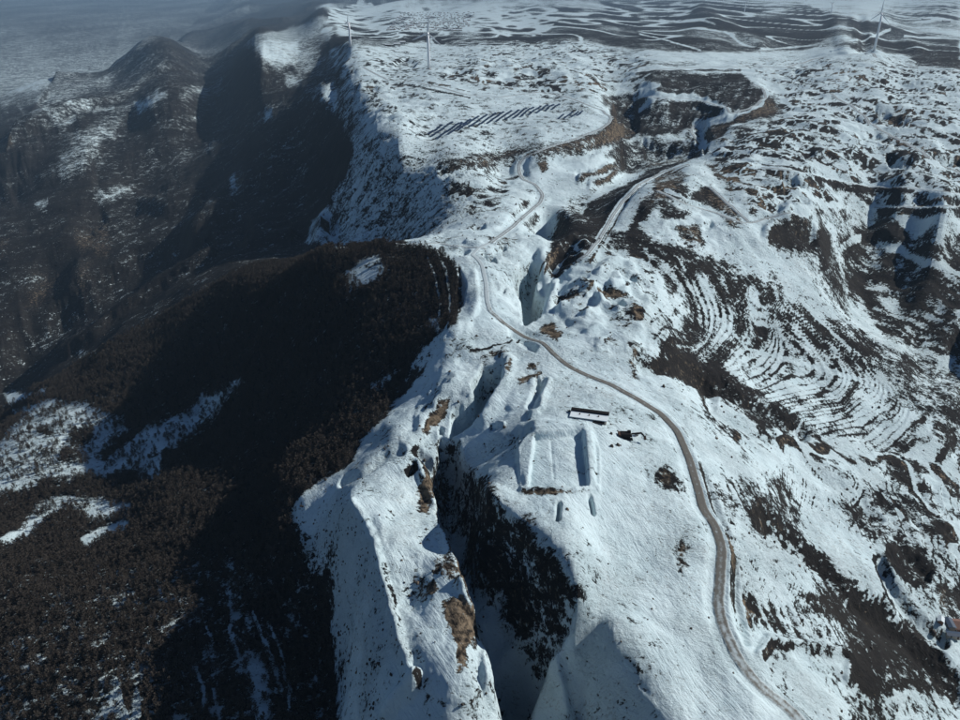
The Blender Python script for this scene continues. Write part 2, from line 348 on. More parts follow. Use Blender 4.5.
dug('560,245 600,240 640,250 650,300 640,350 600,350 560,320 545,290', 0.55, 5)
dug('440,246 480,238 530,228 550,240 530,262 515,300 520,325 500,315 495,290 490,262', 0.42, 4)
dug('380,236 470,238 472,250 440,262 385,248', .35, 3)
dug('455,265 475,262 482,300 470,330 440,345 452,310', .3, 3)
dug('640,250 690,290 700,340 650,345 640,300', .25, 5)
dug('355,70 440,95 430,118 385,128 362,118 355,95', 0.6, 4)
dug('300,70 350,60 362,90 350,130 330,110', 0.5, 4)
dug('440,370 465,345 505,345 540,370 545,400 500,420 480,425 460,440 430,450 410,440 420,400', 0.3, 5)
dug('395,450 432,470 428,520 448,560 470,600 485,680 470,715 430,690 400,600 385,540', 0.22, 5)
dug('850,480 900,470 960,480 960,600 900,590 860,545', 0.35, 8)
# rills running down the spoil slopes
def rills(reg, dpx, amp, lam, seed):
    """dpx: two pixels giving the fall line"""
    a, b = [np.array(hit(*q)) for q in dpx]; t = (b-a)/np.linalg.norm(b-a); n = np.array([-t[1], t[0]])
    W, d, _ = sdf(P(reg), 8, 1.5); k = sstep(-3, 6, d)
    c = X[W]*n[0]+Y[W]*n[1]; l = X[W]*t[0]+Y[W]*t[1]
    w_ = pnoise(c/lam, l/(lam*9), seed)+0.6*pnoise(c/(lam*.45), l/(lam*6), seed+1)
    Z[W] += k*amp*w_
    RILL[W] = np.maximum(RILL[W], 0)+k*(w_)
RILL = np.zeros(Z.shape)
rills('367,140 385,136 405,150 445,166 480,160 478,190 490,212 400,240 310,245 318,225 345,205 352,180', ((420, 165), (360, 225)), 4.5, 10, 5)
rills('437,160 500,156 560,150 610,128 638,140 600,156 545,158 525,170 440,180', ((560, 150), (556, 164)), 1.2, 5, 9)
rills('600,90 770,85 780,112 720,125 640,140 612,118', ((690, 85), (670, 120)), 2.0, 14, 19)
rills('560,602 600,640 650,690 670,730 560,740 556,690', ((575, 605), (640, 700)), .9, 5, 21)
rills('740,600 773,630 840,655 853,625 790,600', ((775, 600), (800, 650)), .5, 4, 22)
rills('707,480 757,483 773,517 750,520 710,500', ((730, 480), (745, 515)), .5, 3.5, 23)
rills('170,50 300,0 420,-10 520,0 400,30 340,10 200,45', ((330, 0), (200, 45)), 40, 900, 24)

dug('842,240 905,250 1000,240 1040,400 985,385 930,352 895,342 868,318 850,298', 0.32, 4)
# open pits with a steep right bank
for s_, h_ in (('883,154 916,162 906,170 889,167', -11), ('897,171 929,185 920,188', -8), ('779,171 795,173 810,190 785,194', -10), ('929,152 960,156 970,168 939,163', -12), ('640,137 660,140 690,150 660,165 645,160', -8), ('853,110 873,118 873,128 855,120', -9), ('872,104 913,120 900,128 880,122', -12),
        ('842,132 878,131 902,146 870,144', -8), ('795,68 806,72 800,77 790,74', -8), ('800,150 815,150 818,158 804,160', -7), ('832,185 850,188 846,196 834,194', -7), ('905,195 935,195 930,203 910,203', -8), ('700,222 712,218 716,226 704,230', -5), ('575,170 590,168 588,174 576,176', -5), ('618,270 632,272 640,284 625,284', -5), ('585,288 596,290 600,300 590,300', -4), ('608,300 622,298 628,306 612,308', -4), ('470,225 486,222 488,228 474,231', -4), ('495,246 505,244 508,250 498,252', -5), ('480,252 492,254 498,260 488,262', -4)):
    lift(s_, h_, 3.5, 1.5)

# valleys running down to the left between the dark spurs
crest('335,55 300,64 245,90 205,122 170,152 132,186 60,196 -20,200', -34, 20, 1.5)
crest('-20,175 0,162 45,130 110,109 165,100 215,88 260,70', 26, 14, 1.5)
crest('320,110 285,140 250,175 215,215 195,235', 30, 20, 1.5)
crest('-20,225 35,212 95,200 160,204 200,200', 16, 9, 1.2)
crest('0,372 25,352 60,320 110,291 150,266 190,243 240,233', -30, 17, 1.5)
crest('70,352 130,306 180,272 220,250 290,236', 16, 9, 1.0)
crest('100,215 75,240 50,275 30,315', -12, 12, 1.5); crest('140,112 120,135 95,165', -16, 10, 1.5); crest('70,125 45,150 15,185', -14, 10, 1.5)
crest('832,16 838,30 846,49', 10, 12, 1.5); crest('884,22 900,34 918,50', 12, 14, 1.5); crest('860,20 864,35 866,50', -16, 9, 1.0); crest('700,10 720,25 760,45', 18, 12, 1.5)

W, d, _ = sdf(PZ('0,130 200,70 300,20 345,3 420,2 500,-3 500,-20 100,-24', -300), 3, 0.4); k = sstep(-1, 2, d)*(1-sstep(-6, 0.5, sdf(pq, 500, 0)[1]) if False else 1)
Z[W] += k*(120*(0.5-np.abs(pnoise(X[W]/1700, Y[W]/3800, 601))*1.7) + 45*(0.5-np.abs(pnoise(X[W]/600, Y[W]/1500, 602))*1.7))*sstep(-652, -560, Z[W])

for s_, h_ in (('459,266 466,284 463,306 455,312', -6), ('482,252 494,256 498,264 488,262', -6), ('500,285 506,287 504,293 499,291', -4), ('536,375 543,384 540,392 534,386', -4), ('488,425 496,424 498,430 490,432', -3), ('440,425 446,428 444,436 438,434', -5), ('405,470 416,462 418,470 408,480', -5)):
    lift(s_, h_, 2.6, 1.4)

# grade the ground to the road and to the packed tracks
def grade(XY, half, reach, sink=0.25, bank=0.55, sm=61, mixin=1.0):
    n = len(XY); kr = np.hanning(sm); kr /= kr.sum(); h0 = height(XY[:, 0], XY[:, 1]); rz_ = np.convolve(np.pad(h0, sm//2, mode='edge'), kr, 'valid')
    lo = XY.min(0)-15; hi = XY.max(0)+15; ri = np.nonzero((Y > lo[1]) & (Y < hi[1]) & (X > lo[0]) & (X < hi[0]))
    bx_, by_ = X[ri], Y[ri]; bd = np.full(len(bx_), 1e9); bk = np.zeros(len(bx_), int)
    for k0 in range(n):
        dd = np.hypot(bx_-XY[k0, 0], by_-XY[k0, 1]); m_ = dd < bd; bd[m_] = dd[m_]; bk[m_] = k0
    hw_ = np.broadcast_to(half, (n,))[bk]; c_ = CELL[ri]; kk = 1-sstep(0.6, reach+c_, bd-hw_)
    Z[ri] = Z[ri]*(1-kk)+(rz_[bk]-sink)*kk + bank*np.exp(-((bd-hw_-1.3)/0.7)**2)*(0.6+0.5*pnoise(bx_/6, by_/6, 8))
    return np.concatenate([XY, (rz_+0.02)[:, None]], 1)
prog = np.linspace(0, 1, 700); ROAD_HALF = np.interp(prog, [0, .12, .3, .5, .7, 1], [3.4, 3.2, 2.7, 2.3, 2.2, 2.0])
ROAD_DUST = np.interp(prog, [0, .12, .22, .32, .55, .68, .74, 1], [.42, .36, .22, .16, .22, .22, .50, .60])
ROAD = grade(ROADXY, ROAD_HALF, 4.4)
TRACKS = []
for q_, hw_t in (('490,243 503,234 514,226 527,213 540,203 543,195 535,184 523,179 519,172 519,164 526,156 545,148 575,139 600,129 609,123 611,118 603,111 583,103 567,97', 3.4), ('560,268 574,262 587,254 600,238 612,217 622,202 640,184 665,171 690,164', 2.6),
                 ('701,141 691,133 694,124 707,119 730,113 750,108 766,98 763,89 750,84', 3.2), ('363,67 387,80 420,83 443,88 467,95 500,97 540,92 567,97', 4.0), ('640,70 707,67 787,67 827,56 867,53 883,60 917,67 975,73', 6.0), ('827,93 853,107 880,130 907,143 933,160 985,185', 4.0),
                 ('657,190 687,205 717,213 740,222 750,223 787,213 800,216', 3.0), ('710,187 730,205 749,222', 2.8), ('873,207 917,207 985,206', 3.5), ('487,250 472,247 455,246 438,243 415,245 395,243', 2.0), ('760,167 791,171 822,177 854,184 885,187 914,188 985,196', 3.2), ('644,98 673,97 705,101 722,107 730,113', 3.0)):
    t_ = P(q_, 8, False); L_t = np.linalg.norm(np.diff(t_, axis=0), axis=1).sum(); n_t = int(min(420, max(60, L_t/4)))
    TRACKS.append((grade(smooth_line(t_, n_t), hw_t, 5.0, 0.35, 0.4, 2*max(4, n_t//24)+1), hw_t))

# ------------------------------------------------------------------ where snow lies, where bare earth shows
snow = np.full(Z.shape, 0.93); tan = np.zeros(Z.shape)
T = tan
# --- dark left side
paint(snow, '-400,900 337,900 337,720 333,660 326,600 302,550 289,515 302,495 332,475 353,462 362,440 387,415 405,385 413,362 437,335 457,325 461,305 459,278 452,262 440,250 410,246 385,242 355,243 320,247 306,242 311,222 330,202 346,172 352,150 343,125 334,108 340,96 325,82 338,66 322,60 340,48 330,10 300,5 170,50 0,98 -400,100', 0.12, 1.5, 1.2)
W, d, _ = sdf(PZ('0,130 200,70 300,20 345,3 420,2 500,-3 500,-20 100,-24', -300), 3, 0.4); k = sstep(-1, 1, d); snow[W] = snow[W]*(1-k)+(0.18+.25*pnoise(X[W]/900, Y[W]/2600, 603))*k
W, d, _ = sdf(pq, 3, 0.15); k = sstep(-0.25, 0.15, d); snow[W] = snow[W]*(1-k)+(0.30+0.12*pnoise(X[W]/900, Y[W]/2500, 900))*k
# plain: a paler strip near its edge
paint(snow, '-400,97 0,92 60,78 140,55 150,40 60,60 -400,75', 0.5, 4, 2)
# far hills with patches of snow
for s_, v_ in (('240,44 262,34 290,28 322,14 335,22 330,40 318,50 300,66 280,64 258,58 250,50', .62), ('258,50 275,42 300,40 300,55 285,66 262,60', .85),
    ('110,102 125,98 160,97 168,98 150,106 130,112 120,125 105,140 90,150 92,130 105,115', .42), ('45,120 80,108 112,105 110,110 85,114 60,122', .80),
    ('135,100 168,97 160,102 140,108', .9), ('178,92 200,88 222,82 215,88 195,95 180,97', .62), ('95,190 130,190 135,194 110,197 95,195', .72), ('150,120 190,110 200,118 180,130 160,130', .3),
    ('60,150 110,120 118,130 70,180 55,190', .38), ('0,95 70,84 120,70 110,85 60,100 0,112', .42), ('20,110 40,108 80,98 70,106 35,115', .6),
    ('287,75 320,70 330,85 318,90 300,84 288,82', .7), ('265,110 272,110 272,118 266,119', .75), ('290,60 330,50 340,62 325,70 300,72', .6),
    ('35,202 47,201 45,207 36,208', .7), ('230,175 236,172 236,190 230,192', .6), ('205,150 214,140 216,158', .35),
    ('80,352 99,350 96,356 78,357', .75), ('310,240 322,228 332,215 340,208 330,222 318,240', .8), ('330,246 352,243 350,250 333,252', .85),
    ('345,275 365,265 384,262 388,272 375,284 358,288 348,284', .85), ('355,262 380,256 384,264 360,270', .8), ('430,315 440,316 436,332 428,330', .7),
    ('370,385 395,372 388,384 372,398', .75), ('412,372 425,368 400,400 380,420', .35),
    ('205,402 232,380 244,374 246,380 228,392 210,410', .8), ('203,398 210,408 198,428 185,430 190,412', .9),
    ('5,395 20,393 50,390 45,396 22,402 8,405', .9), ('10,410 40,402 80,402 98,405 92,412 60,414 30,420 15,417', .8),
    ('40,418 60,412 95,416 125,420 125,430 112,440 100,452 95,458 70,462 50,475 20,490 -5,495 -40,520 -60,505 5,460 20,446 35,436', .93),
    ('122,450 145,430 165,420 195,412 204,418 192,430 175,440 160,452 160,472 145,478 130,470 90,470 60,480 40,476 80,462 105,460', .88),
    ('42,505 55,495 75,494 95,500 120,504 132,508 112,512 98,520 88,510 65,502 50,507 30,530', .78), ('80,540 98,530 112,522 128,522 130,528 115,533 95,545 85,547', .9),
    ('0,540 15,535 45,512 50,515 20,542 0,548', .9), ('34,560 45,556 42,563 35,563', .8), ('0,600 15,606 18,612 8,612 0,608', .8), ('0,650 15,640 25,625 42,630 40,636 20,650 12,668 5,682 0,684', .85), ('0,700 40,712 20,725 -5,722', .7)):
    paint(snow, s_, v_, 1.5, 1.6)
for s_ in ('-40,520 -60,500 0,440 18,420 40,400 85,402 125,418 128,432 100,452 95,462 60,466 20,492', '122,450 145,428 165,418 200,408 218,395 240,376 246,380 225,405 205,428 178,442 162,456 160,476 142,482 125,470 80,478 50,486 60,470 100,462', '40,500 95,496 134,506 112,516 98,524 70,508 30,532 0,550 0,538 18,530'):
    paint(snow, s_, .74, 2.0, 2.8)
paint(snow, '70,428 92,425 96,438 84,446 72,442', .15, 2, 1.5); paint(snow, '40,428 52,430 50,435 38,434', .2, 1, 1); paint(snow, '62,456 80,452 82,458 64,462', .3, 1.5, 1)
paint(snow, '-100,570 200,560 330,550 338,730 -100,740', .33, 8, 4)
# snow glimpsed between the trees, bottom left
for s_, v_ in (('246,650 258,655 268,672 272,700 274,722 256,722 252,700 246,680', .8), ('232,596 240,600 236,622 230,625', .62), ('240,600 246,612 256,630 250,632 242,616', .7), ('220,560 232,555 236,580 228,590', .5), ('156,580 162,580 162,598 157,598', .75),
    ('112,672 118,690 125,715 128,725 120,725 112,700', .8), ('135,690 140,720 130,722', .8), ('80,715 100,690 115,688 110,725', .5), ('205,620 215,640 222,680 215,690 205,660', .5), ('120,640 140,620 142,640 125,655', .35)):
    paint(snow, s_, v_, 2, 2)
for s_, w_ in (('227,590 231,610 229,632', 1.6), ('252,612 262,635 268,655 274,670', 1.8), ('264,640 276,668 281,690', 2.0), ('232,640 242,660 240,672', 2.2), ('268,622 276,640 286,668', 1.2), ('283,668 290,690 288,715', 1.5), ('205,622 212,640 210,655', 1.3), ('118,680 122,700 128,720', 2.2), ('136,690 140,715', 2.0), ('158,580 160,598', 1.6), ('120,700 105,715 95,722', 3.0), ('222,560 232,570', 1.2), ('196,668 204,690 202,712', 1.6), ('214,690 222,722', 1.8), ('150,640 140,655 132,668', 1.4)):
    stroke(snow, s_, .85, w_, 1.5, 1.6)
# brown upper slopes show a little of their rock
for s_ in ('25,290 45,282 62,276 58,290 40,300 28,305', '78,270 88,266 86,290 78,292', '95,245 110,242 108,252 98,254', '0,240 8,240 6,255 0,256', '75,235 110,222 105,240 80,250', '230,168 240,172 250,180 240,192 232,190'):
    paint(T, s_, .45, 3, 2)
paint(T, '-10,140 8,140 12,146 2,152 -10,153', .95, 2, 1); paint(snow, '-10,140 8,140 12,146 2,152 -10,153', 0, 1, .5)
# --- the big spoil slope above the valley
paint(snow, '367,140 385,134 405,150 445,164 480,158 490,180 500,215 470,222 440,235 380,240 312,244 320,222 345,205 352,182 362,165', .66, 2.5, 1.5)
paint(snow, '300,85 330,72 345,62 375,72 380,90 372,110 360,130 345,140 345,120 332,105', .70, 3, 2)
paint(snow, '300,70 325,60 358,75 340,85 315,88 300,100', .25, 3, 2)
paint(snow, '362,88 372,82 384,94 375,100', .2, 1.5, 1); paint(T, '362,84 372,80 376,88 366,90', .3, 1.5, 1)
# --- upper plateau
paint(snow, '325,8 560,5 560,40 500,36 420,34 350,38', .56, 2, 1); paint(snow, '345,48 640,48 650,84 590,92 480,92 380,80', .62, 4, 2)
paint(snow, '320,45 350,36 420,32 425,34 480,38 520,37 600,45 620,52 600,56 540,50 470,48 430,44 420,42 400,47 360,46 330,52 320,60', .15, 1.5, 1)
paint(snow, '320,36 330,30 300,45 320,55', .5, 2, 1)
for s_, v_ in (('320,4 400,2 500,0 640,0 960,-5 960,-30 320,-30', .3), ('330,12 360,0 380,0 380,14', .15), ('495,8 520,6 560,4 640,10 720,15 640,50 600,46 560,46 540,38 520,30 540,20 510,16', .27), ('600,0 720,0 800,5 860,20 960,40 960,56 900,54 820,46 790,52 700,52 640,50 620,30', .16),
    ('380,6 480,5 520,8 500,10 400,12', .85), ('580,4 605,4 605,8 585,9', .7), ('550,3 600,2 600,4 555,5', .7)):
    paint(snow, s_, v_, 1.2, 1)
for s_ in ('760,50 790,48 820,44 860,40 880,34 890,30', '660,20 680,22 700,20 715,24', '640,34 665,40 700,50', '900,12 930,10 960,12', '890,22 960,24', '905,36 940,38 960,40', '870,12 900,10'):
    stroke(snow, s_, .9, 1.1, 1, .6)
paint(snow, '815,46 838,20 848,20 855,40 845,50 830,48', .55, 3, 1.5); paint(snow, '880,10 960,0 960,30 900,30 885,20', .42, 3, 2); paint(snow, '745,0 800,5 800,15 760,18 745,10', .4, 3, 2)
paint(snow, '700,30 760,30 800,44 760,50 700,48', .3, 3, 2)
for s_, v_ in (('392,62 400,57 408,56 420,62 412,67 398,68', .1), ('390,52 398,51 396,56 391,56', .1), ('490,72 500,69 505,73 492,75', .15), ('470,78 490,76 530,78 560,82 563,92 545,94 530,84 500,90 470,90', .30), ('535,80 560,82 562,94 545,95 533,90', .15),
    ('575,82 600,80 615,84 620,90 600,94 580,95', .35), ('440,70 470,76 462,80 445,76', .3), ('560,64 580,62 590,70 570,72', .3), ('600,64 620,66 610,74', .4), ('498,36 520,37 560,40 590,50 560,55 500,46', .2),
    ('405,108 430,105 445,110 430,118 405,120', .5), ('440,105 455,102 475,108 460,112 442,113', .25), ('370,98 380,100 398,112 390,116 375,108', .35), ('390,92 430,96 432,100 400,99', .35), ('450,40 480,38 520,42 540,52 500,56 460,50', .35)):
    paint(snow, s_, v_, 1.3, 1.2)
for s_ in ('470,78 500,76 495,86 475,86', '575,70 600,72 595,84 575,80', '498,66 520,68 515,74 500,73', '405,108 430,105 445,110 430,118 405,120', '500,86 540,90 530,94 500,92', '430,44 450,46 445,52 432,50', '575,82 600,80 615,84 620,90 600,94 580,95'):
    paint(T, s_, .40, 2, 1.5)
# the solar terrace and the cut faces below it
paint(snow, '400,108 600,92 610,112 560,150 440,162 385,140', .72, 3, 2)
paint(snow, '437,162 460,158 490,150 530,146 575,142 600,132 614,120 600,128 560,145 530,151 522,160 490,168 440,176', .32, 1.2, 1); paint(T, '455,158 600,130 590,142 530,151 480,168 440,175', .36, 2, 1)
paint(snow, '530,156 560,144 600,134 618,122 636,134 625,142 600,150 565,155 540,160', .24, 1, 1); paint(T, '530,156 560,144 600,134 618,122 636,134 625,142 600,150 565,155 540,160', .36, 1.5, 1)
paint(snow, '600,94 620,94 614,112 604,104', .35, 1.5, 1); paint(T, '600,94 620,94 614,112 604,104', .2, 1.5, 1)
for s_ in ('578,178 592,172 610,164 616,166 600,176 582,182', '592,182 606,178 618,166 622,170 610,182 598,186', '536,162 545,160 550,170 542,174'):
    paint(snow, s_, .1, .8, .6); paint(T, s_, .55, 1, 1)
paint(snow, '455,176 520,168 530,180 500,200 470,195', .62, 3, 2); paint(snow, '440,190 500,200 490,212 440,225', .55, 3, 2)
# --- dark hollow with the bench
for s_, v_ in (('640,72 700,72 740,74 765,90 764,100 745,110 730,108 700,98 660,94 640,92 628,84', .14), ('612,98 628,94 660,98 700,100 727,110 705,118 690,128 660,134 636,137 616,122 610,112', .12), ('632,72 640,70 640,90 628,84', .2),
    ('622,142 660,136 696,142 702,156 640,172 606,172 600,160', .35), ('560,222 600,196 635,180 652,168 690,160 640,182 618,203 603,230 585,258 555,278 545,262', .15), ('555,215 570,200 595,190 585,205 560,230', .5),  # first patch here: the hollow's shade painted in as missing snow
    ('690,116 712,114 700,128 702,140 712,155 690,150 684,135', .4)):
    paint(snow, s_, v_, 1.3, 1.3)
paint(snow, '644,98 672,100 668,112 652,108', .6, 2, 1.5); paint(snow, '640,118 660,112 680,118 668,124', .4, 2, 2); paint(snow, '720,86 745,84 740,92 725,94', .45, 2, 1.5)
for s_ in ('750,108 768,96 782,108 774,116 735,123 715,143 706,136 712,126 730,116', '640,170 690,160 700,152 660,160 640,166', '705,160 725,165 760,164 758,178 738,184 715,180', '655,176 668,170 690,176 665,200 650,205', '700,190 730,200 745,225 730,228 712,205', '830,68 872,70 866,84 832,94 825,82',
    '676,225 700,222 705,245 690,252 680,240', '745,200 760,195 765,210 750,215', '765,180 790,175 800,185 780,190', '845,64 860,66 855,76 845,80'):
    paint(snow, s_, .33, 1.5, 1.5); paint(T, s_, .45, 2, 1.5)
paint(snow, '750,108 768,96 783,108 774,117 735,123 715,143 706,136 712,126 730,116', .05, 1, .6)
# --- mining ground, right
paint(snow, '760,60 960,60 1100,60 1100,240 860,205 760,212 730,180 715,140 780,115', .36, 6, 3)
for s_, v_ in (('655,185 672,180 690,186 688,200 668,198 658,192', .12), ('694,190 706,188 724,200 722,208 706,206 692,200', .08), ('628,238 636,212 650,196 655,208 640,228 650,240 680,248 700,255 690,262 650,255 632,248', .12), ('655,200 670,198 690,212 682,225 662,218', .3),
    ('640,200 655,190 650,210 640,215', .3), ('765,230 787,216 800,220 800,235 812,240 825,232 832,240 826,254 800,256 785,250 768,245', .08), ('840,240 858,228 880,217 896,217 908,230 916,244 950,252 930,262 880,256 850,246', .08),
    ('842,132 880,130 904,147 875,144 850,140', .35), ('900,50 960,52 960,68 915,62', .12), ('888,64 960,76 960,104 920,96 900,80', .35), ('870,103 913,120 905,130 880,124', .5), ('940,113 965,107 965,130', .35),
    ('740,130 790,120 800,130 770,140 745,140', .5), ('780,68 800,66 806,74 795,77 785,74', .3), ('720,150 745,152 750,165 725,165', .45), ('800,195 830,190 838,200 820,208 800,206', .4), ('785,170 800,165 806,178 790,180', .45), ('820,140 835,138 838,150 822,150', .4)):
    paint(snow, s_, v_, 1.8, 2)
for s_, v_ in (('770,70 800,66 820,72 812,80 785,82', .2), ('835,95 862,92 880,100 868,108 845,106', .15), ('905,100 950,104 960,116 925,118', .2), ('790,95 815,92 825,104 800,108', .25), ('730,128 765,124 790,132 770,142 740,140', .25), ('905,130 940,134 935,146 912,144', .2),
    ('810,150 845,146 860,158 835,166 812,162', .25), ('940,150 975,150 975,168 950,166', .15), ('760,180 790,176 805,190 785,198 765,194', .2), ('870,185 905,184 930,196 900,202 872,198', .25), ('715,160 750,158 770,168 745,180 720,176', .2), ('600,60 628,62 620,76 600,72', .3), ('500,60 530,58 545,68 520,76 500,70', .3), ('640,60 690,60 700,66 650,68', .4)):
    paint(snow, s_, v_, 2.0, 3.0)
# flat snow ponds
for s_ in ('892,214 930,212 965,214 1000,218 1000,236 960,234 920,232 906,226', '600,156 618,162 596,172 560,176 548,166 560,158', '835,126 850,120 872,128 850,134 838,132', '640,84 660,86 655,92 640,92'):
    paint(snow, s_, 1.1, 1.2, 1)
stroke(snow, '880,210 910,211 945,211', .15, 1.3, 1, .3)
# --- dark crown and terraces of the right hill
paint(snow, '610,232 640,245 680,250 722,262 760,275 800,300 850,325 880,346 920,356 950,375 985,392 985,410 920,387 880,372 850,366 800,346 760,321 720,300 690,276 655,262 620,250', .20, 4, 4)
paint(snow, '655,262 690,276 720,300 760,321 800,346 850,366 880,372 920,387 985,410 985,500 930,470 880,452 840,444 800,430 760,408 720,388 690,370 665,350 690,330 680,300 655,285', .60, 5, 4)
paint(snow, '840,245 870,246 960,238 1100,240 1100,400 985,385 930,352 895,342 868,318 850,298', .20, 2, 1.5)  # shade of the right valley, put into the colour as thin snow cover
W = (slice(None), slice(None))
snow += TERR*(np.where(TP < 0.66, 0.24, -0.40)*(0.8+0.6*pnoise(X/60, Y/90, 70)) + 0.62*CL)
stroke(snow, '878,244 900,250 925,262 960,274', .9, 1.5, 1, .6); stroke(snow, '842,248 852,240 860,238', .9, 2, 1, .5)
for s_, v_ in (('640,357 655,354 672,360 690,364 712,364 740,380 757,392 775,404 800,420 790,432 767,414 740,411 710,398 684,382 662,375 646,368', .14), ('660,346 672,346 690,352 702,362 688,366 668,358', .15), ('750,416 780,427 795,448 775,440 758,428', .15), ('797,440 827,446 838,462 813,460 800,450', .12),
    ('886,452 923,466 935,478 907,472 890,462', .12), ('718,388 760,398 800,420 820,436 790,440 750,425 725,405', .40), ('830,455 870,460 850,468', .3), ('880,470 960,480 960,500 900,490', .4), ('880,350 930,360 960,372 975,420 940,430 900,400', .42), ('935,420 950,425 960,440 955,455 935,440', .2),
    ('655,470 668,466 680,480 690,492 680,500 668,490 655,484', .5), ('757,440 768,446 764,454 755,447', .3)):
    paint(snow, s_, v_, 2, 2.5)
paint(snow, '937,357 948,355 955,360 950,367 940,366', 1.0, 1, .5)
# --- lower right
paint(snow, '840,500 885,496 925,508 920,540 890,545 850,530', .38, 4, 3)
paint(snow, '773,522 797,536 827,556 856,590 882,612 913,626 947,660 960,682 960,700 908,690 873,698 853,682 846,660 838,644 855,625 838,592 812,568 790,552', .16, 2.5, 2.5)
paint(snow, '800,590 838,592 858,622 845,650 800,640 780,620', .42, 5, 3)
paint(snow, '887,543 917,547 937,566 933,583 917,588 897,574 887,560', .04, 1.5, 2); paint(snow, '923,500 953,513 950,532 932,522', .2, 2, 2)
paint(snow, '870,500 905,498 925,510 915,520 890,515', .25, 2, 2); paint(snow, '937,586 965,582 1000,600 1000,640 945,622', .15, 2, 1.5); paint(T, '936,590 945,590 948,610 940,620', .5, 1, 1)
paint(snow, '707,480 757,483 776,518 750,520 712,502', .55, 3, 2); paint(snow, '738,603 750,603 790,606 853,623 840,652 800,648 773,632', .56, 3, 2); paint(snow, '745,520 790,550 800,575 770,560', .72, 4, 2)
paint(T, '738,604 760,612 780,636 760,628', .4, 3, 2)
paint(snow, '850,700 900,694 960,700 960,730 850,730', .78, 3, 2); paint(T, '860,560 885,600 905,618 898,620 870,590', .35, 2, 2)
paint(snow, '895,548 870,500 880,470 960,470 960,640 910,600', .48, 6, 4, .6)
for s_ in ('676,546 684,543 690,552 687,568 680,575 676,562', '657,472 666,468 672,480 668,490 660,482', '730,520 737,550 740,580 735,575 728,545', '742,596 748,610 752,630 746,625'):
    paint(snow, s_, .58, 3.0, 2.4); paint(T, s_, .6, 1.5, 1)
# --- saddle and left spur: tan cliffs
for s_, v_ in (('422,430 430,414 440,403 450,399 447,412 438,424 430,433', .10), ('420,492 432,486 433,500 428,514 420,512', .15), ('428,556 445,555 462,574 466,584 455,582 436,572', .40), ('442,602 452,596 464,594 474,613 468,640 468,666 457,672 457,648 448,625', .15),
    ('420,585 436,581 440,589 432,595 422,593', .10), ('516,378 530,374 541,372 543,376 525,382 517,384', .10), ('538,328 552,322 564,332 556,340 545,336', .15), ('556,304 572,294 587,286 610,288 624,293 600,294 575,300 560,310', .30), ('478,358 490,350 508,348 506,356 492,360 480,366', .55),
    ('480,236 520,238 515,246 490,246', .6), ('385,232 410,235 400,240', .5), ('630,345 638,345 636,380 629,378', .5), ('632,300 640,298 642,320 634,322', .5), ('414,548 425,560 430,600 422,612 412,580', .66), ('505,362 512,356 512,372 506,378', .2), ('525,362 540,364 536,370 527,368', .15)):
    paint(snow, s_, v_, 1.4, 1.8); paint(T, s_, .85 if v_ < .35 else .6, 2, 1.5)
paint(T, '410,480 436,480 480,600 492,690 470,690 440,600 415,540', .55, 5, 2, .6)
paint(snow, '522,488 560,489 590,490 588,493 545,494 522,493', .2, 1, .8); paint(T, '522,488 560,489 590,490 588,493 545,494 522,493', .7, 1, 1)
for s_ in ('525,492 540,491 555,494 575,492', '459,264 461,290 460,312', '448,256 452,285 455,310', '470,352 500,345 520,340', '576,470 590,468 597,474'):
    stroke(snow, s_, .35, 1, 1, .8)
paint(snow, '560,608 600,640 650,690 670,730 560,740 552,700', .86, 4, 2)
paint(snow, '430,470 455,450 475,470 495,500 535,548 562,582 574,602 568,632 545,655 520,640 500,600 478,560 455,540', .50, 5, 3)
paint(snow, '470,520 510,530 545,575 565,600 560,625 520,620 490,570', .22, 8, 3)
# --- tracks packed in snow
for s_ in ('363,67 387,80 420,83 443,88 467,95 500,97 540,92', '607,123 600,112 583,103 567,97 590,92 620,92', '640,95 673,97 707,100 722,106 729,112', '597,238 610,217 620,200 640,183 673,168 700,158', '767,95 762,104 748,112 730,118 707,120 694,124 691,133 702,143', '707,120 716,120 703,128 702,137 712,147 705,150',
    '640,70 707,67 740,68 787,67 827,56 867,53 883,60 917,67 975,73', '827,93 853,107 880,130 907,143 933,160 975,180', '717,190 740,212 760,222 787,214', '665,190 700,205 735,220', '640,224 690,222', '590,256 575,248', '490,245 513,227 527,213 543,200 540,190 523,180 518,167', '975,206 930,207 873,207', '556,45 570,55 590,60', '425,83 450,60 430,40 445,30',
    '940,108 925,116 935,128', '800,300 830,330 850,350', '720,320 750,350 790,360 860,380', '470,250 440,244 400,240', '650,410 690,420 740,450 800,476 860,500', '690,395 750,430 830,470 900,500', '768,522 800,556', '640,110 655,98'):
    stroke(snow, s_, 1.0, 1.3, 1, .35); stroke(T, s_, 0, 1.6, 1, .3)
for s_ in ('390,79 422,81 446,86 470,93', '610,122 600,136 560,146 526,156', '600,243 620,205 640,188 675,172 690,166', '628,200 605,240 590,262', '878,131 908,145 934,162', '560,246 545,272', '552,250 540,272'):
    stroke(snow, s_, .2, .9, .8, .3); stroke(T, s_, .4, 1, 1, .3)
snow += RILL*0.26*(snow < 0.9)
snow -= 0.12*sstep(3000, 4200, Y)*(U > -230)
# steep and sun-facing ground holds less snow
gy, gx = np.gradient(Z)
du = np.gradient(X, axis=1); dv = np.gradient(Y, axis=0); xs = np.gradient(X, axis=0)
sx = gx/du; sy = (gy-sx*xs)/dv
slope = np.sqrt(sx*sx+sy*sy)
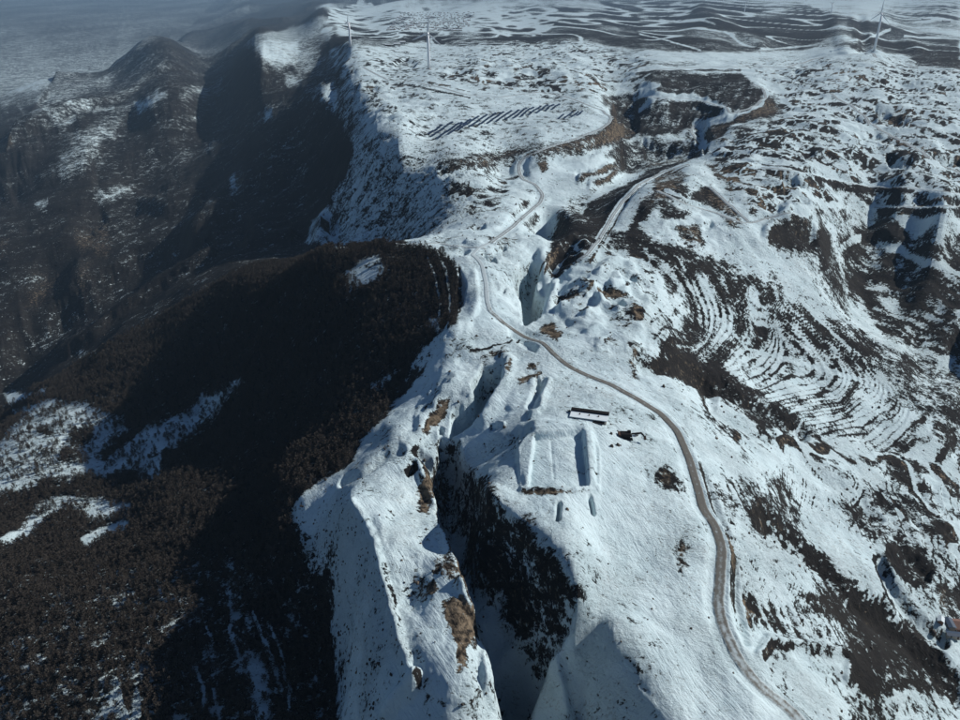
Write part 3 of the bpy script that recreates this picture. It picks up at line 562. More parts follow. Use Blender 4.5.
# worn tracks, cut benches and strips of bare ground winding over the dug-over plateau
def trackways(reg, lam, wd_, seed, dark=.42, soft=6, pa=.75, ys=1.3):
    W, d, _ = sdf(P(reg), soft+2, 3); k = sstep(-soft, soft, d); x, y = X[W], Y[W]
    n = pnoise(x/lam, y/(lam*ys), seed)+.25*pnoise(x/lam*2.3, y/lam*2.6/ys, seed+1); c = CELL[W]/lam
    t = 1-sstep(wd_, wd_*1.6+c*.6, np.abs(n)); bk = np.exp(-((n-wd_*3.2)/(wd_*1.5+c*.5))**2)
    patch = np.clip(pnoise(x/(lam*.8), y/(lam*.62*ys), seed+3)+.5*pnoise(x/(lam*.3), y/(lam*.23*ys), seed+4), -.6, .6)
    snow[W] = np.where(True, snow[W]+k*(patch*pa-bk*dark), 0); snow[W] = snow[W]*(1-t*k)+1.0*t*k
    tan[W] = np.clip(tan[W]+k*bk*.35, 0, 1)*(1-t*k)
trackways('740,62 830,58 960,72 1100,90 1100,225 960,204 905,212 860,205 800,212 760,216 735,195 716,165 716,140 785,118 778,95', 110, .04, 400, pa=1.1)
trackways('740,62 830,58 960,72 1100,90 1100,225 960,204 905,212 860,205 800,212 760,216 735,195 716,165 716,140 785,118 778,95', 47, .025, 410, .35)
trackways('330,50 480,40 560,42 640,55 650,78 590,92 400,92 350,85 335,66', 140, .03, 420)
trackways('335,50 600,42 640,75 600,95 560,140 440,150 385,130 350,90', 26, .022, 426, .3, pa=.6)
trackways('740,62 830,58 960,72 1100,90 1100,225 960,204 905,212 860,205 800,212 760,216 735,195 716,165 716,140 785,118 778,95', 21, .022, 412, .3, pa=.6)
trackways('440,60 560,55 640,55 650,78 590,92 480,90', 60, .03, 425, .3)
trackways('335,10 420,3 640,2 640,46 480,40 330,50', 420, .006, 430, .2, pa=.45, ys=5)
trackways('640,0 960,-5 1100,0 1100,60 960,58 820,46 640,50', 380, .006, 440, .15, pa=.4, ys=5)
trackways('560,243 600,238 645,248 655,300 645,350 600,345 560,318 548,290', 32, .05, 450, .25)
trackways('440,182 520,166 536,190 520,215 495,235 470,238 430,240 470,212', 45, .04, 460, .3)
trackways('320,36 330,8 400,3 500,8 560,20 540,36 440,40', 200, .012, 490, .3, 1, pa=.7, ys=5)
trackways('700,420 770,470 850,500 960,560 960,470 880,452 800,432', 42, .05, 470, .3)
for s_ in ('760,167 791,170 822,177 854,184 885,187 914,188 960,196', '864,150 885,162 906,170 931,188', '700,148 735,151 775,160 800,163', '640,58 680,60 720,57', '780,98 800,112 830,120 850,120', '790,213 830,205 873,207', '500,178 520,190 516,205 500,220', '455,195 480,200 500,196'):
    stroke(snow, s_, 1.0, 1.3, 1, .5)
for s_ in ('762,164.5 791,167.5 825,180 854,187 914,191', '400,84.5 437,90.5 470,98', '640,72.5 707,70 740,71', '878,209.5 940,210'):
    stroke(snow, s_, .2, .9, .8, .5)
for s_ in ('437,252 446,272 450,298 449,322 444,335', '428,258 436,280 440,305 438,328'):
    stroke(snow, s_, .95, 1.1, 1, .4)
W, d, _ = sdf(P('-400,400 45,385 130,332 250,262 310,240 345,165 320,62 0,98 -400,100'), 5, 1); k = sstep(-2, 4, d); snow[W] += k*(-.05+.16*pnoise(X[W]/260, Y[W]/400, 611)+.10*pnoise(X[W]/70, Y[W]/110, 612))
melt = np.ones(Z.shape)
paint(melt, '830,235 1100,235 1100,400 960,385 900,350 850,300', .4, 5, 1)
paint(melt, '480,480 620,400 700,470 730,600 800,740 480,740', .08, 5, 1)
paint(melt, '600,60 960,60 1000,230 700,240 480,240 360,100 360,40', .45, 5, 1)
paint(melt, '367,140 405,135 480,158 500,215 380,240 312,244 345,205', .25, 3, 1)
paint(melt, '280,470 352,462 380,545 400,640 425,720 425,800 330,800 330,600', .05, 4, 1)
paint(melt, '540,600 580,600 680,730 530,760', 0, 3, 1)
paint(melt, '425,430 520,400 560,560 575,600 560,660 480,740 470,600 425,500', .2, 5, 1)
paint(melt, '425,230 480,230 640,240 655,330 640,480 590,430 540,420 440,440', .12, 5, 1)
paint(melt, '515,418 600,418 602,494 515,487', 0.0, 3, 1)
paint(melt, '-400,900 337,900 337,720 300,495 412,362 460,305 355,240 310,235 345,165 320,60 0,98 -400,100', .3, 3, 1)
snow -= np.clip(slope-0.62, 0, 1.2)*0.60*melt
sunward = -(sx*math.sin(SUN_AZ)+sy*math.cos(SUN_AZ))
snow = np.where(snow > 0.3, snow - np.clip(sunward-0.40, 0, 1)*0.5*melt, snow)
tan = np.clip(tan + np.clip(slope-0.6, 0, 1)*0.22*(snow < 0.8)*(U > -60)*(U < 330), 0, 1)
Z += np.clip(tan*1.4-.3, 0, 1)*(pnoise(X/6, Y/6, 120)*1.1*sstep(1.5, 3, 6/CELL)+pnoise(X/2.4, Y/2.4, 121)*.6*sstep(1.5, 3, 2.4/CELL))


# ------------------------------------------------------------------ materials
def mat(name, rgb, rough_=0.85, spec=0.2, noise=None):
    m = bpy.data.materials.new(name); m.use_nodes = True; b = m.node_tree.nodes['Principled BSDF']
    b.inputs['Roughness'].default_value = rough_; b.inputs['Specular IOR Level'].default_value = spec
    b.inputs['Base Color'].default_value = (*rgb, 1)
    if noise:
        sc, amt = noise; N = m.node_tree.nodes; L = m.node_tree.links
        tc = N.new('ShaderNodeNewGeometry'); nz = N.new('ShaderNodeTexNoise'); nz.inputs['Scale'].default_value = sc; nz.inputs['Detail'].default_value = 4
        L.new(tc.outputs['Position'], nz.inputs['Vector'])
        mx = N.new('ShaderNodeMix'); mx.data_type = 'RGBA'
        mx.inputs['A'].default_value = (*[c*(1-amt) for c in rgb], 1); mx.inputs['B'].default_value = (*[min(1, c*(1+amt)) for c in rgb], 1)
        L.new(nz.outputs['Fac'], mx.inputs['Factor']); L.new(mx.outputs['Result'], b.inputs['Base Color'])
    return m
def ground_mat():
    m = bpy.data.materials.new('snowy_ground'); m.use_nodes = True; N = m.node_tree.nodes; L = m.node_tree.links
    b = N['Principled BSDF']; b.inputs['Roughness'].default_value = 0.9; b.inputs['Specular IOR Level'].default_value = 0.1
    geo = N.new('ShaderNodeNewGeometry')
    def attr(n): a = N.new('ShaderNodeAttribute'); a.attribute_name = n; return a.outputs['Fac']
    def noise(sc, det, ro=0.6, vec=None, dist=0.0):
        t = N.new('ShaderNodeTexNoise'); t.inputs['Scale'].default_value = sc; t.inputs['Detail'].default_value = det
        t.inputs['Roughness'].default_value = ro; t.inputs['Distortion'].default_value = dist
        L.new(vec or geo.outputs['Position'], t.inputs['Vector']); return t.outputs['Fac']
    def ma(op, a, b_, c=None, cl=False):
        t = N.new('ShaderNodeMath'); t.operation = op; t.use_clamp = cl
        for i, v in enumerate((a, b_, c)):
            if v is None: continue
            if isinstance(v, (int, float)): t.inputs[i].default_value = v
            else: L.new(v, t.inputs[i])
        return t.outputs[0]
    def mix(f, a, b_):
        t = N.new('ShaderNodeMix'); t.data_type = 'RGBA'
        for k, v in (('Factor', f), ('A', a), ('B', b_)):
            if isinstance(v, tuple): t.inputs[k].default_value = (*v, 1)
            elif isinstance(v, (int, float)): t.inputs[k].default_value = v
            else: L.new(v, t.inputs[k])
        return t.outputs['Result']
    def smooth(x, a, b_):
        t = N.new('ShaderNodeMapRange'); t.interpolation_type = 'SMOOTHSTEP'; L.new(x, t.inputs[0])
        t.inputs[1].default_value = a; t.inputs[2].default_value = b_; return t.outputs[0]
    # noise stretched along the fall line of the slopes that face left and right
    mp = N.new('ShaderNodeMapping'); mp.inputs['Scale'].default_value = (0.45, 1.0, 0.45); L.new(geo.outputs['Position'], mp.inputs['Vector'])
    n_big = noise(0.05, 9, 0.72); n_mid = noise(0.25, 7, 0.70, dist=0.5); n_fine = noise(1.2, 5, 0.65, mp.outputs[0]); n_far = noise(0.009, 8, 0.72)
    nn = ma('ADD', ma('MULTIPLY', n_big, 0.34), ma('ADD', ma('MULTIPLY', n_mid, 0.36), ma('ADD', ma('MULTIPLY', n_far, 0.14), ma('MULTIPLY', n_fine, 0.16))))
    val = ma('ADD', attr('snow'), ma('MULTIPLY', ma('SUBTRACT', nn, 0.5), 6.0))
    msk = smooth(val, 0.40, 0.60)
    # ground without snow
    vegA = mix(smooth(n_mid, 0.35, 0.68), (0.008, 0.008, 0.009), (0.026, 0.024, 0.023))
    vegB = mix(smooth(n_big, 0.40, 0.66), vegA, (0.019, 0.017, 0.016))
    vegC = mix(smooth(n_far, 0.42, 0.62), vegB, (0.027, 0.025, 0.023))
    tanA = mix(smooth(n_mid, 0.38, 0.62), (0.055, 0.044, 0.033), (0.23, 0.18, 0.125))
    soil = mix(smooth(ma('ADD', attr('tan'), ma('MULTIPLY', ma('SUBTRACT', n_mid, 0.5), 2.5)), 0.25, 0.75), vegC, tanA)
    snow = mix(smooth(n_big, 0.3, 0.7), (0.57, 0.71, 0.745), (0.68, 0.81, 0.84))
    # thin snow: grass tips and stones poke through
    thin = smooth(ma('ADD', ma('ADD', ma('MULTIPLY', n_fine, 0.6), ma('MULTIPLY', n_mid, 0.4)), ma('ADD', ma('MULTIPLY', attr('snow'), 0.10), ma('MULTIPLY', n_far, 0.55))), 0.68, 0.84)
    snow2 = mix(thin, mix(0.55, snow, (0.16, 0.15, 0.13)), snow)
    L.new(mix(msk, soil, snow2), b.inputs['Base Color'])
    # relief finer than the mesh
    # long furrows blown and slid down the slope by the road
    mq = N.new('ShaderNodeMapping'); mq.vector_type = 'POINT'; mq.inputs['Scale'].default_value = (1.0, 0.13, 0.4)
    mr = N.new('ShaderNodeMapping'); mr.inputs['Rotation'].default_value = (0, 0, R(-32)); L.new(geo.outputs['Position'], mr.inputs['Vector']); L.new(mr.outputs[0], mq.inputs['Vector'])
    n_dir = noise(0.9, 5, 0.62, mq.outputs[0], 0.25)
    calm = ma('MULTIPLY_ADD', smooth(noise(0.022, 3), 0.40, 0.60), 0.8, 0.2)
    bh = ma('ADD', ma('MULTIPLY', ma('ADD', ma('MULTIPLY', n_mid, 2.6), ma('MULTIPLY', n_fine, 0.9)), calm), ma('ADD', ma('ADD', ma('MULTIPLY', n_big, 1.2), ma('MULTIPLY', n_dir, ma('MULTIPLY_ADD', calm, -0.9, 1.0))), ma('MULTIPLY', msk, 0.3)))
    bp = N.new('ShaderNodeBump'); bp.inputs['Strength'].default_value = 1.0; bp.inputs['Distance'].default_value = 1.0
    L.new(bh, bp.inputs['Height']); L.new(bp.outputs[0], b.inputs['Normal'])
    return m
def grid_object(name, Xg, Yg, Zg, m, attrs):
    nr, nc = Xg.shape; me = bpy.data.meshes.new(name)
    me.vertices.add(nr*nc); me.vertices.foreach_set('co', np.stack([Xg, Yg, Zg], -1).astype(np.float32).ravel())
    i = (np.arange(nr-1)[:, None]*nc+np.arange(nc-1)[None]).ravel()
    q = np.stack([i, i+1, i+nc+1, i+nc], -1).astype(np.int32)
    me.loops.add(q.size); me.loops.foreach_set('vertex_index', q.ravel()); me.polygons.add(len(q))
    me.polygons.foreach_set('loop_start', np.arange(0, q.size, 4, dtype=np.int32)); me.polygons.foreach_set('loop_total', np.full(len(q), 4, np.int32))
    me.polygons.foreach_set('use_smooth', np.ones(len(q), bool))
    for k, a in attrs.items():
        at = me.attributes.new(k, 'FLOAT', 'POINT'); at.data.foreach_set('value', a.astype(np.float32).ravel())
    me.materials.append(m); me.update(calc_edges=True)
    o = bpy.data.objects.new(name, me); C.objects.link(o); o['kind'] = 'structure'; return o
GM = ground_mat()
ground = grid_object('ground', X, Y, Z, GM, {'snow': snow, 'tan': tan})
print('ground built', round(time.time()-T0, 1))
# ------------------------------------------------------------------ helpers for things
def tag(o, label, cat, group=None, kind=None):
    if label: o['label'] = label
    if cat: o['category'] = cat
    if group: o['group'] = group
    if kind: o['kind'] = kind
    return o
def empty(name, loc, rz, label, cat, group=None):
    o = bpy.data.objects.new(name, None); C.objects.link(o); o.location = loc; o.rotation_euler = (0, 0, rz); o.empty_display_size = 1
    return tag(o, label, cat, group)
def mesh(name, verts, faces, m, smooth=False):
    me = bpy.data.meshes.new(name); me.from_pydata([tuple(v) for v in verts], [], faces)
    for mm in (m if isinstance(m, (list, tuple)) else [m]): me.materials.append(mm)
    if smooth: me.polygons.foreach_set('use_smooth', [True]*len(me.polygons))
    me.update(); return me
def put(name, me, parent=None, loc=(0, 0, 0), rot=(0, 0, 0), scale=(1, 1, 1)):
    o = bpy.data.objects.new(name, me); C.objects.link(o); o.parent = parent; o.location = loc; o.rotation_euler = rot; o.scale = scale; return o
def boxvf(sx, sy, sz, ox=0, oy=0, oz=0, tx=1.0, ty=1.0):
    v = []
    for z, ax, ay in ((0, 1, 1), (1, tx, ty)):
        for x, y in ((-1, -1), (1, -1), (1, 1), (-1, 1)): v.append((ox+x*sx/2*ax, oy+y*sy/2*ay, oz+z*sz))
    return v, [(3, 2, 1, 0), (4, 5, 6, 7), (0, 1, 5, 4), (1, 2, 6, 5), (2, 3, 7, 6), (3, 0, 4, 7)]
def box(name, m, *a, **k): v, f = boxvf(*a, **k); return mesh(name, v, f, m)
def tube(name, m, rings, seg=14, cap=True):
    """rings: (z, radius)"""
    v = []; f = []
    for z, r in rings:
        for i in range(seg): a = 2*math.pi*i/seg; v.append((r*math.cos(a), r*math.sin(a), z))
    for k in range(len(rings)-1):
        for i in range(seg): j = (i+1) % seg; f.append((k*seg+i, k*seg+j, (k+1)*seg+j, (k+1)*seg+i))
    if cap: f.append(tuple(range(seg))[::-1]); f.append(tuple((len(rings)-1)*seg+i for i in range(seg)))
    return mesh(name, v, f, m, True)
def at(px, py, sink=0.0):
    x, y = hit(px, py); return Vector((x, y, float(height(np.array(x), np.array(y)))-sink))

M_white = mat('turbine_paint', (0.86, 0.87, 0.88), 0.4, 0.4)
M_conc = mat('concrete', (0.34, 0.33, 0.31), 0.9, 0.1, (0.8, 0.3))
M_panel = mat('solar_glass', (0.012, 0.018, 0.035), 0.25, 0.4)
M_steel = mat('galvanised_steel', (0.30, 0.31, 0.32), 0.5, 0.4)
M_snow = mat('roof_snow', (0.74, 0.82, 0.85), 0.9, 0.1, (0.4, 0.08))
M_tar = mat('tarred_board', (0.018, 0.016, 0.016), 0.8, 0.1, (0.6, 0.5))
M_wall = mat('pale_plaster', (0.42, 0.38, 0.33), 0.9, 0.1, (0.5, 0.25))
M_brick = mat('brick_wall', (0.24, 0.13, 0.09), 0.9, 0.1, (0.7, 0.3))
M_red = mat('red_roof_sheet', (0.24, 0.14, 0.11), 0.7, 0.2, (0.5, 0.2))
M_blue = mat('blue_roof_sheet', (0.045, 0.075, 0.12), 0.6, 0.3, (0.5, 0.25))
M_dark = mat('dark_opening', (0.012, 0.012, 0.013), 0.8, 0.1)
M_rust = mat('rusty_metal', (0.10, 0.06, 0.045), 0.8, 0.2, (1.0, 0.4))
M_stone = mat('weathered_stone', (0.16, 0.13, 0.10), 0.95, 0.1, (0.9, 0.5))
M_bark = mat('bare_bark', (0.085, 0.066, 0.052), 0.95, 0.05)
M_twig = mat('bare_twigs', (0.074, 0.064, 0.055), 0.95, 0.05, (0.05, 0.45))

# ------------------------------------------------------------------ roads: ribbons laid a little above the ground
def road_mat(name, base, dust, track):
    m = bpy.data.materials.new(name); m.use_nodes = True; N = m.node_tree.nodes; L = m.node_tree.links; b = N['Principled BSDF']
    b.inputs['Roughness'].default_value = 0.9; b.inputs['Specular IOR Level'].default_value = 0.15
    g = N.new('ShaderNodeNewGeometry'); nz = N.new('ShaderNodeTexNoise'); nz.inputs['Scale'].default_value = 0.35; nz.inputs['Detail'].default_value = 8; nz.inputs['Roughness'].default_value = 0.78
    L.new(g.outputs['Position'], nz.inputs['Vector'])
    at_ = N.new('ShaderNodeAttribute'); at_.attribute_name = 'across'; at2 = N.new('ShaderNodeAttribute'); at2.attribute_name = 'dust'
    # wheel tracks: cos of the position across the lane
    mu = N.new('ShaderNodeMath'); mu.operation = 'MULTIPLY'; L.new(at_.outputs['Fac'], mu.inputs[0]); mu.inputs[1].default_value = 2*math.pi*2
    cs = N.new('ShaderNodeMath'); cs.operation = 'COSINE'; L.new(mu.outputs[0], cs.inputs[0])
    a1 = N.new('ShaderNodeMath'); a1.operation = 'MULTIPLY_ADD'; L.new(cs.outputs[0], a1.inputs[0]); a1.inputs[1].default_value = track; L.new(nz.outputs['Fac'], a1.inputs[2])
    a2 = N.new('ShaderNodeMath'); a2.operation = 'ADD'; L.new(a1.outputs[0], a2.inputs[0]); L.new(at2.outputs['Fac'], a2.inputs[1])
    r = N.new('ShaderNodeMapRange'); r.interpolation_type = 'SMOOTHSTEP'; L.new(a2.outputs[0], r.inputs[0]); r.inputs[1].default_value = 0.72; r.inputs[2].default_value = 1.02
    mx = N.new('ShaderNodeMix'); mx.data_type = 'RGBA'; mx.inputs['A'].default_value = (*base, 1); mx.inputs['B'].default_value = (*dust, 1)
    L.new(r.outputs[0], mx.inputs['Factor']); L.new(mx.outputs['Result'], b.inputs['Base Color'])
    bp = N.new('ShaderNodeBump'); bp.inputs['Distance'].default_value = 0.1; L.new(nz.outputs['Fac'], bp.inputs['Height']); L.new(bp.outputs[0], b.inputs['Normal'])
    return m
M_gravel = road_mat('gravel_and_packed_snow', (0.165, 0.157, 0.138), (0.50, 0.58, 0.60), 0.07)
def ribbon(name, C3, half, m, dustf):
    n = len(C3); half = np.broadcast_to(half, (n,)); t = np.gradient(C3[:, :2], axis=0); t /= np.linalg.norm(t, axis=1)[:, None]+1e-9; nn = np.stack([t[:, 1], -t[:, 0]], -1)
    K = 9; vs = []; ac = []; du_ = []
    for k in range(K):
        u = -1+2*k/(K-1); wob = 1+0.16*pnoise(C3[:, 0]/5+k*7, C3[:, 1]/5, 500+k) if abs(u) == 1 else 1; xy = C3[:, :2]+nn*(half*u*wob)[:, None]
        z = C3[:, 2]+0.05*(1-u*u) - (0.6 if abs(u) == 1 else 0)
        vs.append(np.stack([xy[:, 0], xy[:, 1], z], -1)); ac.append(np.full(n, u/2)); du_.append(dustf+0.28*abs(u)**4)
    vs = np.stack(vs, 1).reshape(-1, 3); f = [(i*K+k, i*K+k+1, (i+1)*K+k+1, (i+1)*K+k) for i in range(n-1) for k in range(K-1)]
    me = mesh(name, vs, f, m, True)
    for nm, a in (('across', np.stack(ac, 1)), ('dust', np.stack(du_, 1))):
        q = me.attributes.new(nm, 'FLOAT', 'POINT'); q.data.foreach_set('value', a.astype(np.float32).ravel())
    o = put(name, me); o['kind'] = 'structure'; return o
ribbon('gravel_road', ROAD, ROAD_HALF, M_gravel, ROAD_DUST)
M_track = road_mat('rutted_packed_snow', (0.27, 0.29, 0.29), (0.60, 0.71, 0.74), 0.10)
for q_, hw_t in TRACKS: ribbon('snowy_track', q_, hw_t, M_track, np.full(len(q_), 0.30))

# ------------------------------------------------------------------ wind turbines
def turbine(px, py, hub, blade, yaw, spin, label):
    p = at(px, py, 0.3); t = empty('wind_turbine', p, yaw, label, 'wind turbine', 'wind turbines on the ridges')
    put('foundation', tube('foundation', M_conc, [(0, 8), (0.7, 7.4)], 20), t)
    put('tower', tube('tower', M_white, [(0.6, 4.0), (hub*0.33, 3.6), (hub*0.66, 3.1), (hub, 2.6)], 18), t)
    put('door', box('door', M_steel, 1.0, 0.25, 2.2, 0, -3.95, 1.2), t)
    nac = put('nacelle', box('nacelle', M_white, 3.4, 9.5, 3.6, 0, 1.2, -0.6, tx=0.86, ty=0.95), t, (0, 0, hub))
    put('wind_vane', box('wind_vane', M_steel, 0.2, 0.5, 1.2, 0, 4.0, 3.0), nac)
    put('hub', tube('hub', M_white, [(0, 1.7), (1.6, 1.8), (2.8, 1.2), (3.4, 0.4)], 14), t, (0, -3.6, hub+1.2), (math.pi/2, 0, 0))
    prof = [(1.2, 1.5, 1.5, 0), (4, 1.7, 1.3, 0.1), (blade*0.2, 3.2, 0.8, 0.25), (blade*0.45, 2.4, 0.45, 0.12), (blade*0.75, 1.5, 0.28, 0.04), (blade*0.97, 0.7, 0.12, 0), (blade, 0.15, 0.06, 0)]
    v = []; f = []
    for r, ch, th, tw in prof:
        for k in range(8):
            a = 2*math.pi*k/8; x = ch*0.75*math.cos(a)+ch*0.12; y = th*0.75*math.sin(a)
            v.append((x*math.cos(tw)-y*math.sin(tw), x*math.sin(tw)+y*math.cos(tw), r))
    for s_ in range(len(prof)-1):
        for k in range(8): f.append((s_*8+k, s_*8+(k+1) % 8, (s_+1)*8+(k+1) % 8, (s_+1)*8+k))
    bm_ = mesh('blade', v, f, M_white, True)
    for k in range(3): put('blade', bm_, t, (0, -5.2, hub+1.2), (0, spin+k*2*math.pi/3, 0))
    return p
turbine(350.5, 46.5, 74, 30, R(-60), R(20), 'slender white wind turbine on the snowy knoll at the far left, leftmost of the turbines')
turbine(429, 69, 84, 44, R(-10), R(8), 'white wind turbine standing below the village on the snowy plateau, nearest of the turbines')
turbine(874, 51, 112, 46, R(-72), R(2), 'tall white wind turbine on the snowy ridge end in the upper right')
turbine(744.5, 12.5, 70, 34, R(-50), R(30), 'distant pale wind turbine on the road ridge, left of the two far ones')
turbine(831, 13.5, 68, 34, R(-65), R(50), 'distant pale wind turbine on the hazy ridge, just left of the tallest turbine')

# ------------------------------------------------------------------ solar rows on the terrace
panel_me = box('panel', M_panel, 1.0, 0.97, 0.10); legs_me = box('support_leg', M_steel, 0.22, 0.22, 1.0)
snowlip = box('snow_strip', M_snow, 1.0, 0.97, 0.16)
ROWS = [((428, 135), (442.5, 125)), ((431.5, 137), (453, 122.5)), ((438, 139), (462.5, 123)), ((448, 135), (471, 120)), ((458, 131), (479, 116.8)), ((468.5, 127.5), (487.5, 115)), ((478.5, 125), (496, 113.3)), ((487.5, 124), (504, 112.3)),
        ((496.5, 122), (512, 111)), ((505, 120.3), (519.5, 110)), ((513, 118.8), (527, 108.8)), ((521, 117.2), (534, 107.8)), ((529, 115.5), (541, 106.8)), ((537, 113.5), (548, 105.8)), ((545, 111.5), (554, 105)), ((552.5, 110), (560, 104.4)),
        ((565, 118.5), (573, 112)), ((571, 117.5), (579, 111.5)), ((577, 116), (583, 111)), ((558, 119.5), (564, 115))]
for k, (a, b) in enumerate(ROWS):
    A = at(*a); B = at(*b); L_ = (B-A).length; mid = (A+B)/2; ang = math.atan2(B.y-A.y, B.x-A.x)
    pos = 'first, leftmost' if k == 0 else 'last, rightmost of the long run' if k == 15 else None
    if k < 16: lab = f'dark solar panel row on the snowy terrace, {pos} row' if pos else f'dark solar panel row on the snowy terrace, {["", "second", "third", "fourth", "fifth", "sixth", "seventh", "eighth", "ninth", "tenth", "eleventh", "twelfth", "thirteenth", "fourteenth", "fifteenth"][k]} from the left'
    else: lab = ['short dark solar row, leftmost but one of the separate cluster by the bend', 'short dark solar row, third in the separate cluster by the bend', 'short dark solar row, rightmost of the separate cluster by the bend', 'shortest dark solar row at the left end of the separate cluster'][k-16]
    t = empty('solar_panel_row', A, ang, lab, 'solar panels', 'rows of solar panels on the terrace')
    n = max(2, int(L_/14)); st = L_/n; wd = 3.9 if k < 16 else 3.2
    for i in range(n):
        xm = (i+0.5)*st; P0 = A+(B-A)*((i+0.5)/n); gz = float(height(np.array(P0.x), np.array(P0.y)))-A.z
        put('panel', panel_me, t, (xm, 0, gz+1.5), (R(22), 0, 0), (st-0.5, wd, 1.0))
        put('support_leg', legs_me, t, (xm, 0, gz-0.3), (0, 0, 0), (1, 1, 1.7))

# ------------------------------------------------------------------ the long shed behind the pad
A = at(572, 411.5); B = at(607.5, 420.5); L_ = (B-A).length; ang = math.atan2(B.y-A.y, B.x-A.x)
zb = float(min(height(np.array(p_[0]), np.array(p_[1])) for p_ in (hit(568, 417), hit(607, 425), hit(590, 420))))
t = empty('long_shed', (A.x, A.y, zb-0.2), ang, 'long low shed with snowy roof and a black strip, beside the sunken pad', 'shed')
put('wall', box('wall', M_wall, L_-0.6, 6.4, 3.0, L_/2, -4.3, 0), t)
rf = put('roof', box('roof', M_snow, L_+0.4, 7.2, 0.35, L_/2, -4.6, 0), t, (0, 0, 3.02), (R(-2), 0, 0))
put('roof_strip', box('roof_strip', M_tar, L_+0.8, 2.6, 1.5, L_/2, -0.2, 2.9), t)
put('doorway', box('doorway', M_dark, 7.0, 1.4, 2.0, 4.6, -7.5, 0.3), t); put('doorway', box('doorway', M_dark, 10.5, 1.5, 1.9, L_-7.2, -7.6, 0.4), t)
put('lean_to_roof', box('lean_to_roof', M_tar, 9.5, 2.4, 0.25, L_-6.0, -8.6, 2.3), t); put('lean_to_roof', box('lean_to_roof', M_tar, 6.4, 1.8, 0.25, 4.6, -8.4, 2.3), t)
for i in range(3): put('roof_vent', box('roof_vent', M_rust, 0.7, 0.7, 0.7, 5+i*(L_-10)/2, -4.2, 3.35), t)
p = at(627, 438.3); t = empty('excavator', p, R(-3), 'dark parked digger with its arm lowered on the snow, right of the long shed', 'excavator'); t.scale = (1.35, 1.35, 1.35)
put('track', box('track', M_dark, 4.6, 0.8, 0.9, 0, -1.3, 0, tx=0.85), t); put('track', box('track', M_dark, 4.6, 0.8, 0.9, 0, 1.3, 0, tx=0.85), t)
bd = put('body', box('body', M_tar, 4.0, 2.7, 1.6, -0.8, 0, 1.0, tx=0.9), t); put('counterweight', box('counterweight', M_rust, 1.2, 2.6, 1.2, -3.1, 0, 0.2), bd, (0, 0, 1.0))
put('cab', box('cab', M_dark, 1.5, 1.2, 1.5, 0.7, 0.7, 1.7, tx=0.85), t)
put('arm', box('arm', M_tar, 4.2, 0.5, 0.6, 3.0, -0.3, 0), t, (0.6, 0, 1.9), (0, R(-8), 0)); put('dipper', box('dipper', M_tar, 3.0, 0.4, 0.5, 1.2, -0.3, 0), t, (5.4, 0, 2.6), (0, R(50), 0)); put('bucket', box('bucket', M_rust, 1.1, 1.3, 0.9, 0, -0.3, 0, tx=0.7), t, (7.2, 0, 0.05))
p = at(622, 434.3); t = empty('spoil_skip', p, R(-25), 'small dark open skip lying on the snow behind the digger', 'skip')
put('tub', box('tub', M_rust, 3.4, 1.5, 1.1, 0, 0, 0.1, tx=1.15, ty=1.1), t); put('rail', box('rail', M_dark, 3.9, 0.12, 0.12, 0, 0.82, 1.12), t)
p = at(636.5, 436); t = empty('fuel_tank', p, R(30), 'small grey tank on a stand beside the digger', 'tank')
put('tank', tube('tank', M_steel, [(-1.2, .5), (-1.1, .8), (1.1, .8), (1.2, .5)], 14), t, (0, 0, 1.3), (0, math.pi/2, 0)); put('stand', box('stand', M_rust, 1.8, 0.8, 0.6), t)

# ------------------------------------------------------------------ houses at the foot of the ravine, right edge
def house(p, ang, L_, W_, H_, rm, wm, label, group=None, name='house', pitch=0.28, chimney=True, cat='house'):
    t = empty(name, p, ang, label, cat, group)
    v, f = boxvf(L_, W_, H_+0.6, 0, 0, -0.6); v += [(-L_/2, 0, H_+W_*pitch), (L_/2, 0, H_+W_*pitch)]
    f = f[:1]+f[2:]+[(4, 7, 8), (5, 9, 6), (4, 8, 9, 5), (7, 6, 9, 8)]
    put('wall', mesh('wall', v, f, wm), t)
    o = 0.45; rv = []; th = 0.22
    for x in (-L_/2-o, L_/2+o):
        rv += [(x, -W_/2-o, H_-o*pitch*2+0.05), (x, 0, H_+W_*pitch+0.08), (x, W_/2+o, H_-o*pitch*2+0.05), (x, -W_/2-o, H_-o*pitch*2+0.05+th), (x, 0, H_+W_*pitch+0.08+th), (x, W_/2+o, H_-o*pitch*2+0.05+th)]
    rfc = [(0, 1, 7, 6), (1, 2, 8, 7), (3, 9, 10, 4), (4, 10, 11, 5), (0, 6, 9, 3), (2, 5, 11, 8), (0, 3, 4, 1), (1, 4, 5, 2), (6, 7, 10, 9), (7, 8, 11, 10)]
    r_ = put('roof', mesh('roof', rv, rfc, rm), t)
    if chimney: put('chimney', box('chimney', M_brick, 0.7, 0.7, 1.6, L_*0.25, W_*0.12, H_+W_*pitch*0.6), r_)
    n = max(2, int(L_/3))
    for i in range(n):
        x = -L_/2+(i+0.5)*L_/n
        if i == n//2: put('door', box('door', M_rust, 1.1, 0.12, 2.0, x, -W_/2-0.03, 0.05), t)
        else:
            wnd = put('window', box('window', M_white, 1.4, 0.14, 1.2, x, -W_/2-0.03, 1.0), t); put('pane', box('pane', M_dark, 1.15, 0.1, 0.95, x, -W_/2-0.09, 1.12), wnd)
    return t
p = at(957.5, 628); house(p, R(-8), 9.5, 8.0, 3.0, M_red, M_brick, 'house with a faded red sheet roof at the right edge below the ravine')
